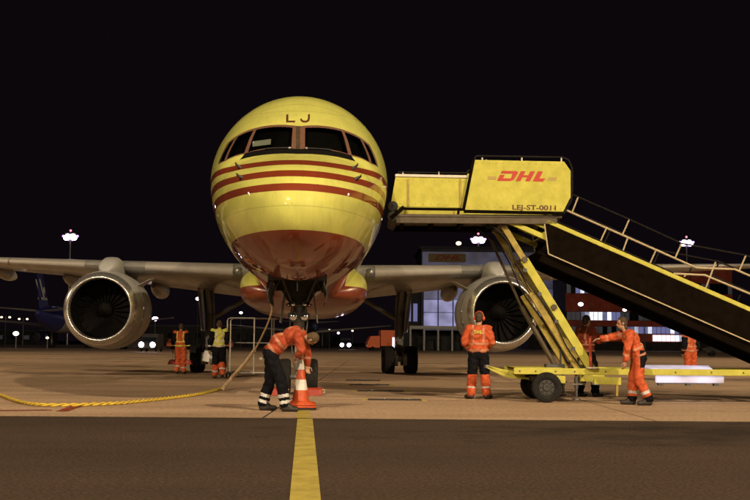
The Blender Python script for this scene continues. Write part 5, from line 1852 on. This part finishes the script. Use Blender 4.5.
# ------------------------------------------------------------------ other aircraft in the distance
def airliner(loc, rz, label, mf, mt, mfin, L=33.0, emblem=False):
    t = empty('parked_airliner', loc, rz, label, 'airplane', 'parked aircraft in the distance')
    prof = [(0, .02), (.3, .7), (1.2, 1.3), (2.6, 1.75), (4.2, 1.95), (L * .78, 1.85)]
    def lf(pr, drop=0):
        rings = []
        for y, r in pr:
            up = max(0, (y - L * .72)) * .11
            rings.append([(r * math.cos(a), y, 4.0 + up + r * math.sin(a)) for a in np.linspace(0, 2 * math.pi, 25)[:-1]])
        return MB().loft(rings)
    lf(prof).build('front_fuselage', mf, t, smooth=50)
    lf([(L * .78, 1.85), (L * .85, 1.55), (L * .95, .9), (L, .25)]).build('rear_fuselage', mt, t, smooth=50)
    fin = MB().loft([[(b_ * c, L * .82 + (z - 5) * .75 + c * a, z) for a, b_ in airfoil(8, .1)] for z, c in ((5.2, 5.2), (12.2, 2.0))]).build('tail_fin', mfin, t, smooth=50)
    if emblem:
        for sx in (-1, 1):
            def E(a, z): return (sx * .30, L * .82 + (z - 5) * .75 + a, z)
            mb = MB()
            for q in ([(2.2, 7.0), (2.6, 7.0), (3.0, 9.6), (2.7, 9.6)], [(1.2, 6.8), (3.6, 6.8), (3.6, 7.15), (1.2, 7.15)], [(1.4, 8.0), (2.5, 7.3), (2.5, 7.7), (1.6, 8.6)]):
                mb.add([E(*p) for p in q] + [(x - sx * .1, y, z) for x, y, z in [E(*p) for p in q]], [(0, 1, 2, 3), (0, 1, 5, 4), (1, 2, 6, 5), (2, 3, 7, 6), (3, 0, 4, 7), (7, 6, 5, 4)])
            mb.build('emblem', 'terminal_lit' if False else 'white_paint', fin)
    for sx in (-1, 1):
        MB().loft([wing_ring(sx * x, L * .36 + x * .5, c, 3.0 + x * .10, R(1), .12, 10) for x, c in ((1.2, 6.0), (6, 3.8), (16.5, 1.5))]).build('wing', 'white_paint', t, smooth=50)
        MB().loft([wing_ring(sx * x, L * .88 + x * .5, c, 5.2 + x * .08, 0, .1, 8) for x, c in ((.3, 3.4), (6, 1.3))]).build('tailplane', 'white_paint', t, smooth=50)
        e = MB().lathe([(.0, .78), (.1, .9), (1.0, 1.0), (2.2, .95), (3.4, .7)], (sx * 5.6, L * .36, 1.75), 'y', 24).build('engine', mt, t, smooth=50)
        MB().lathe([(3.0, .68), (3.2, .3), (4.0, .1)], (sx * 5.6, L * .36, 1.75), 'y', 16).build('exhaust', 'steel', e, smooth=50)
        MB().lathe([(.5, .82), (.52, .02)], (sx * 5.6, L * .36, 1.75), 'y', 16).build('intake', 'intake_dark', e)
        MB().tube([(sx * 2.8, L * .5, 3.2), (sx * 2.8, L * .5, .5)], .14, 8).build('gear_leg', 'gear_paint', t)
        for dx in (-.3, .3):
            MB().lathe([(-.15, .1), (-.15, .45), (-.08, .52), (.08, .52), (.15, .45), (.15, .1)], (sx * 2.8 + dx, L * .5, .52), 'x', 20).build('wheel', 'tyre', t, smooth=40)
    MB().tube([(0, 4, 2.3), (0, 4, .4)], .1, 8).build('nose_leg', 'gear_paint', t)
    MB().lathe([(-.25, .05), (-.25, .35), (.25, .35), (.25, .05)], (0, 4, .36), 'x', 18).build('wheel', 'tyre', t, smooth=40)
    return t
b = UV(-46.6, 184)
airliner((b.x, b.y, -.014), R(180) - YAW, 'dark airliner with navy tail fin parked far away at the left', 'white_paint', 'navy_paint', 'navy_paint', emblem=True)
b = P(305, 344, 200)
airliner((b.x, b.y, -.014), -YAW + R(1.5), 'pale-winged airliner parked far behind the nose gear', 'dark_fuselage', 'dark_fuselage', 'dark_fuselage')

# ------------------------------------------------------------------ ground vehicles in the distance
def vehicle(px, d, rz, label, cat, name, body_m, L, Wd, H, lights=None, cab_only=False):
    b = P(px, 344, d)
    t = empty(name, (b.x, b.y, -.014), rz, label, cat)
    if cab_only:                                         # box truck: cab in front, tall box behind
        MB().prism([(0, .45), (0, 1.3), (.5, 2.2), (1.9, 2.25), (1.9, .45)], -Wd / 2, Wd / 2).build('cab', body_m, t, bevel=.06)
        MB().box((1.9 + (L - 1.9) / 2 + .1, 0, .7 + (H - .7) / 2), (L - 1.9, Wd, H - .7)).build('box_body', body_m, t, bevel=.04)
        MB().prism([(.1, 1.35), (.42, 2.05), (.46, 2.05), (.14, 1.35)], -Wd / 2 + .15, Wd / 2 - .15).build('windscreen', 'glass_dark', t)
    else:
        MB().prism([(0, .35), (0, .85), (.25, 1.0), (1.0, 1.12), (1.7, H), (L - .25, H), (L, 1.1), (L, .35)], -Wd / 2, Wd / 2).build('body', body_m, t, bevel=.06)
        MB().prism([(1.0, 1.15), (1.62, H - .12), (1.66, H - .12), (1.04, 1.15)], -Wd / 2 + .12, Wd / 2 - .12).build('windscreen', 'glass_dark', t)
    for x in (.8, L - .9):
        for y in (-Wd / 2 + .1, Wd / 2 - .1):
            w_ = MB().lathe([(-.11, .1), (-.11, .28), (-.07, .34), (.07, .34), (.11, .28), (.11, .1)], (x, y, .34), 'y', 18).build('wheel', 'tyre', t, smooth=40)
    for y in (-Wd / 2 + .28, Wd / 2 - .28):
        MB().sphere((-.03, y, .78), (.06, lights or .12, lights or .12), seg=12, rings=8).build('headlight', 'headlamp' if lights else 'lens', t, smooth=60)
    return t
face = R(90) - YAW
vehicle(147, 120, face, 'dark van with glaring headlights beside the left engine', 'van', 'van', 'far_dark', 4.8, 1.8, 2.0, .30)
vehicle(345.5, 190, face, 'van with bright headlights behind the nose gear', 'van', 'van', 'far_dark', 4.8, 1.8, 2.0, .34)
vehicle(366.5, 165, -YAW + R(8), 'orange box truck parked side-on left of the right main gear', 'truck', 'box_truck', 'vehicle_orange', 5.2, 2.3, 3.1, None, True)
vehicle(704, 120, -YAW - R(10), 'dark car parked in front of the red terminal at right', 'car', 'parked_car', 'far_dark', 4.4, 1.75, 1.5)
vehicle(556, 150, -YAW + R(10), 'pale van parked behind the stair lift arm', 'van', 'van', 'vehicle_white', 4.8, 1.8, 2.0)
vehicle(118, 150, -YAW, 'dark car parked behind the left engine', 'car', 'parked_car', 'far_dark', 4.4, 1.75, 1.5)
vehicle(172, 175, face, 'orange car far behind the walker with the chocks', 'car', 'parked_car', 'vehicle_orange', 4.2, 1.75, 1.5)
vehicle(206, 170, -YAW, 'orange car far behind the left main gear', 'car', 'parked_car', 'vehicle_orange', 4.2, 1.75, 1.5)
# lit panel beside the truck
b = P(393.4, 344, 160)
t = empty('lit_sign', (b.x, b.y, -.014), -YAW, 'upright white light panel at the end of the orange truck', 'light panel')
MB().box((0, 0, .9), (.1, .1, 1.8)).build('post', 'dark_steel', t)
MB().box((0, -.1, 1.25), (.34, .08, 1.5)).build('panel', 'terminal_lit', t)
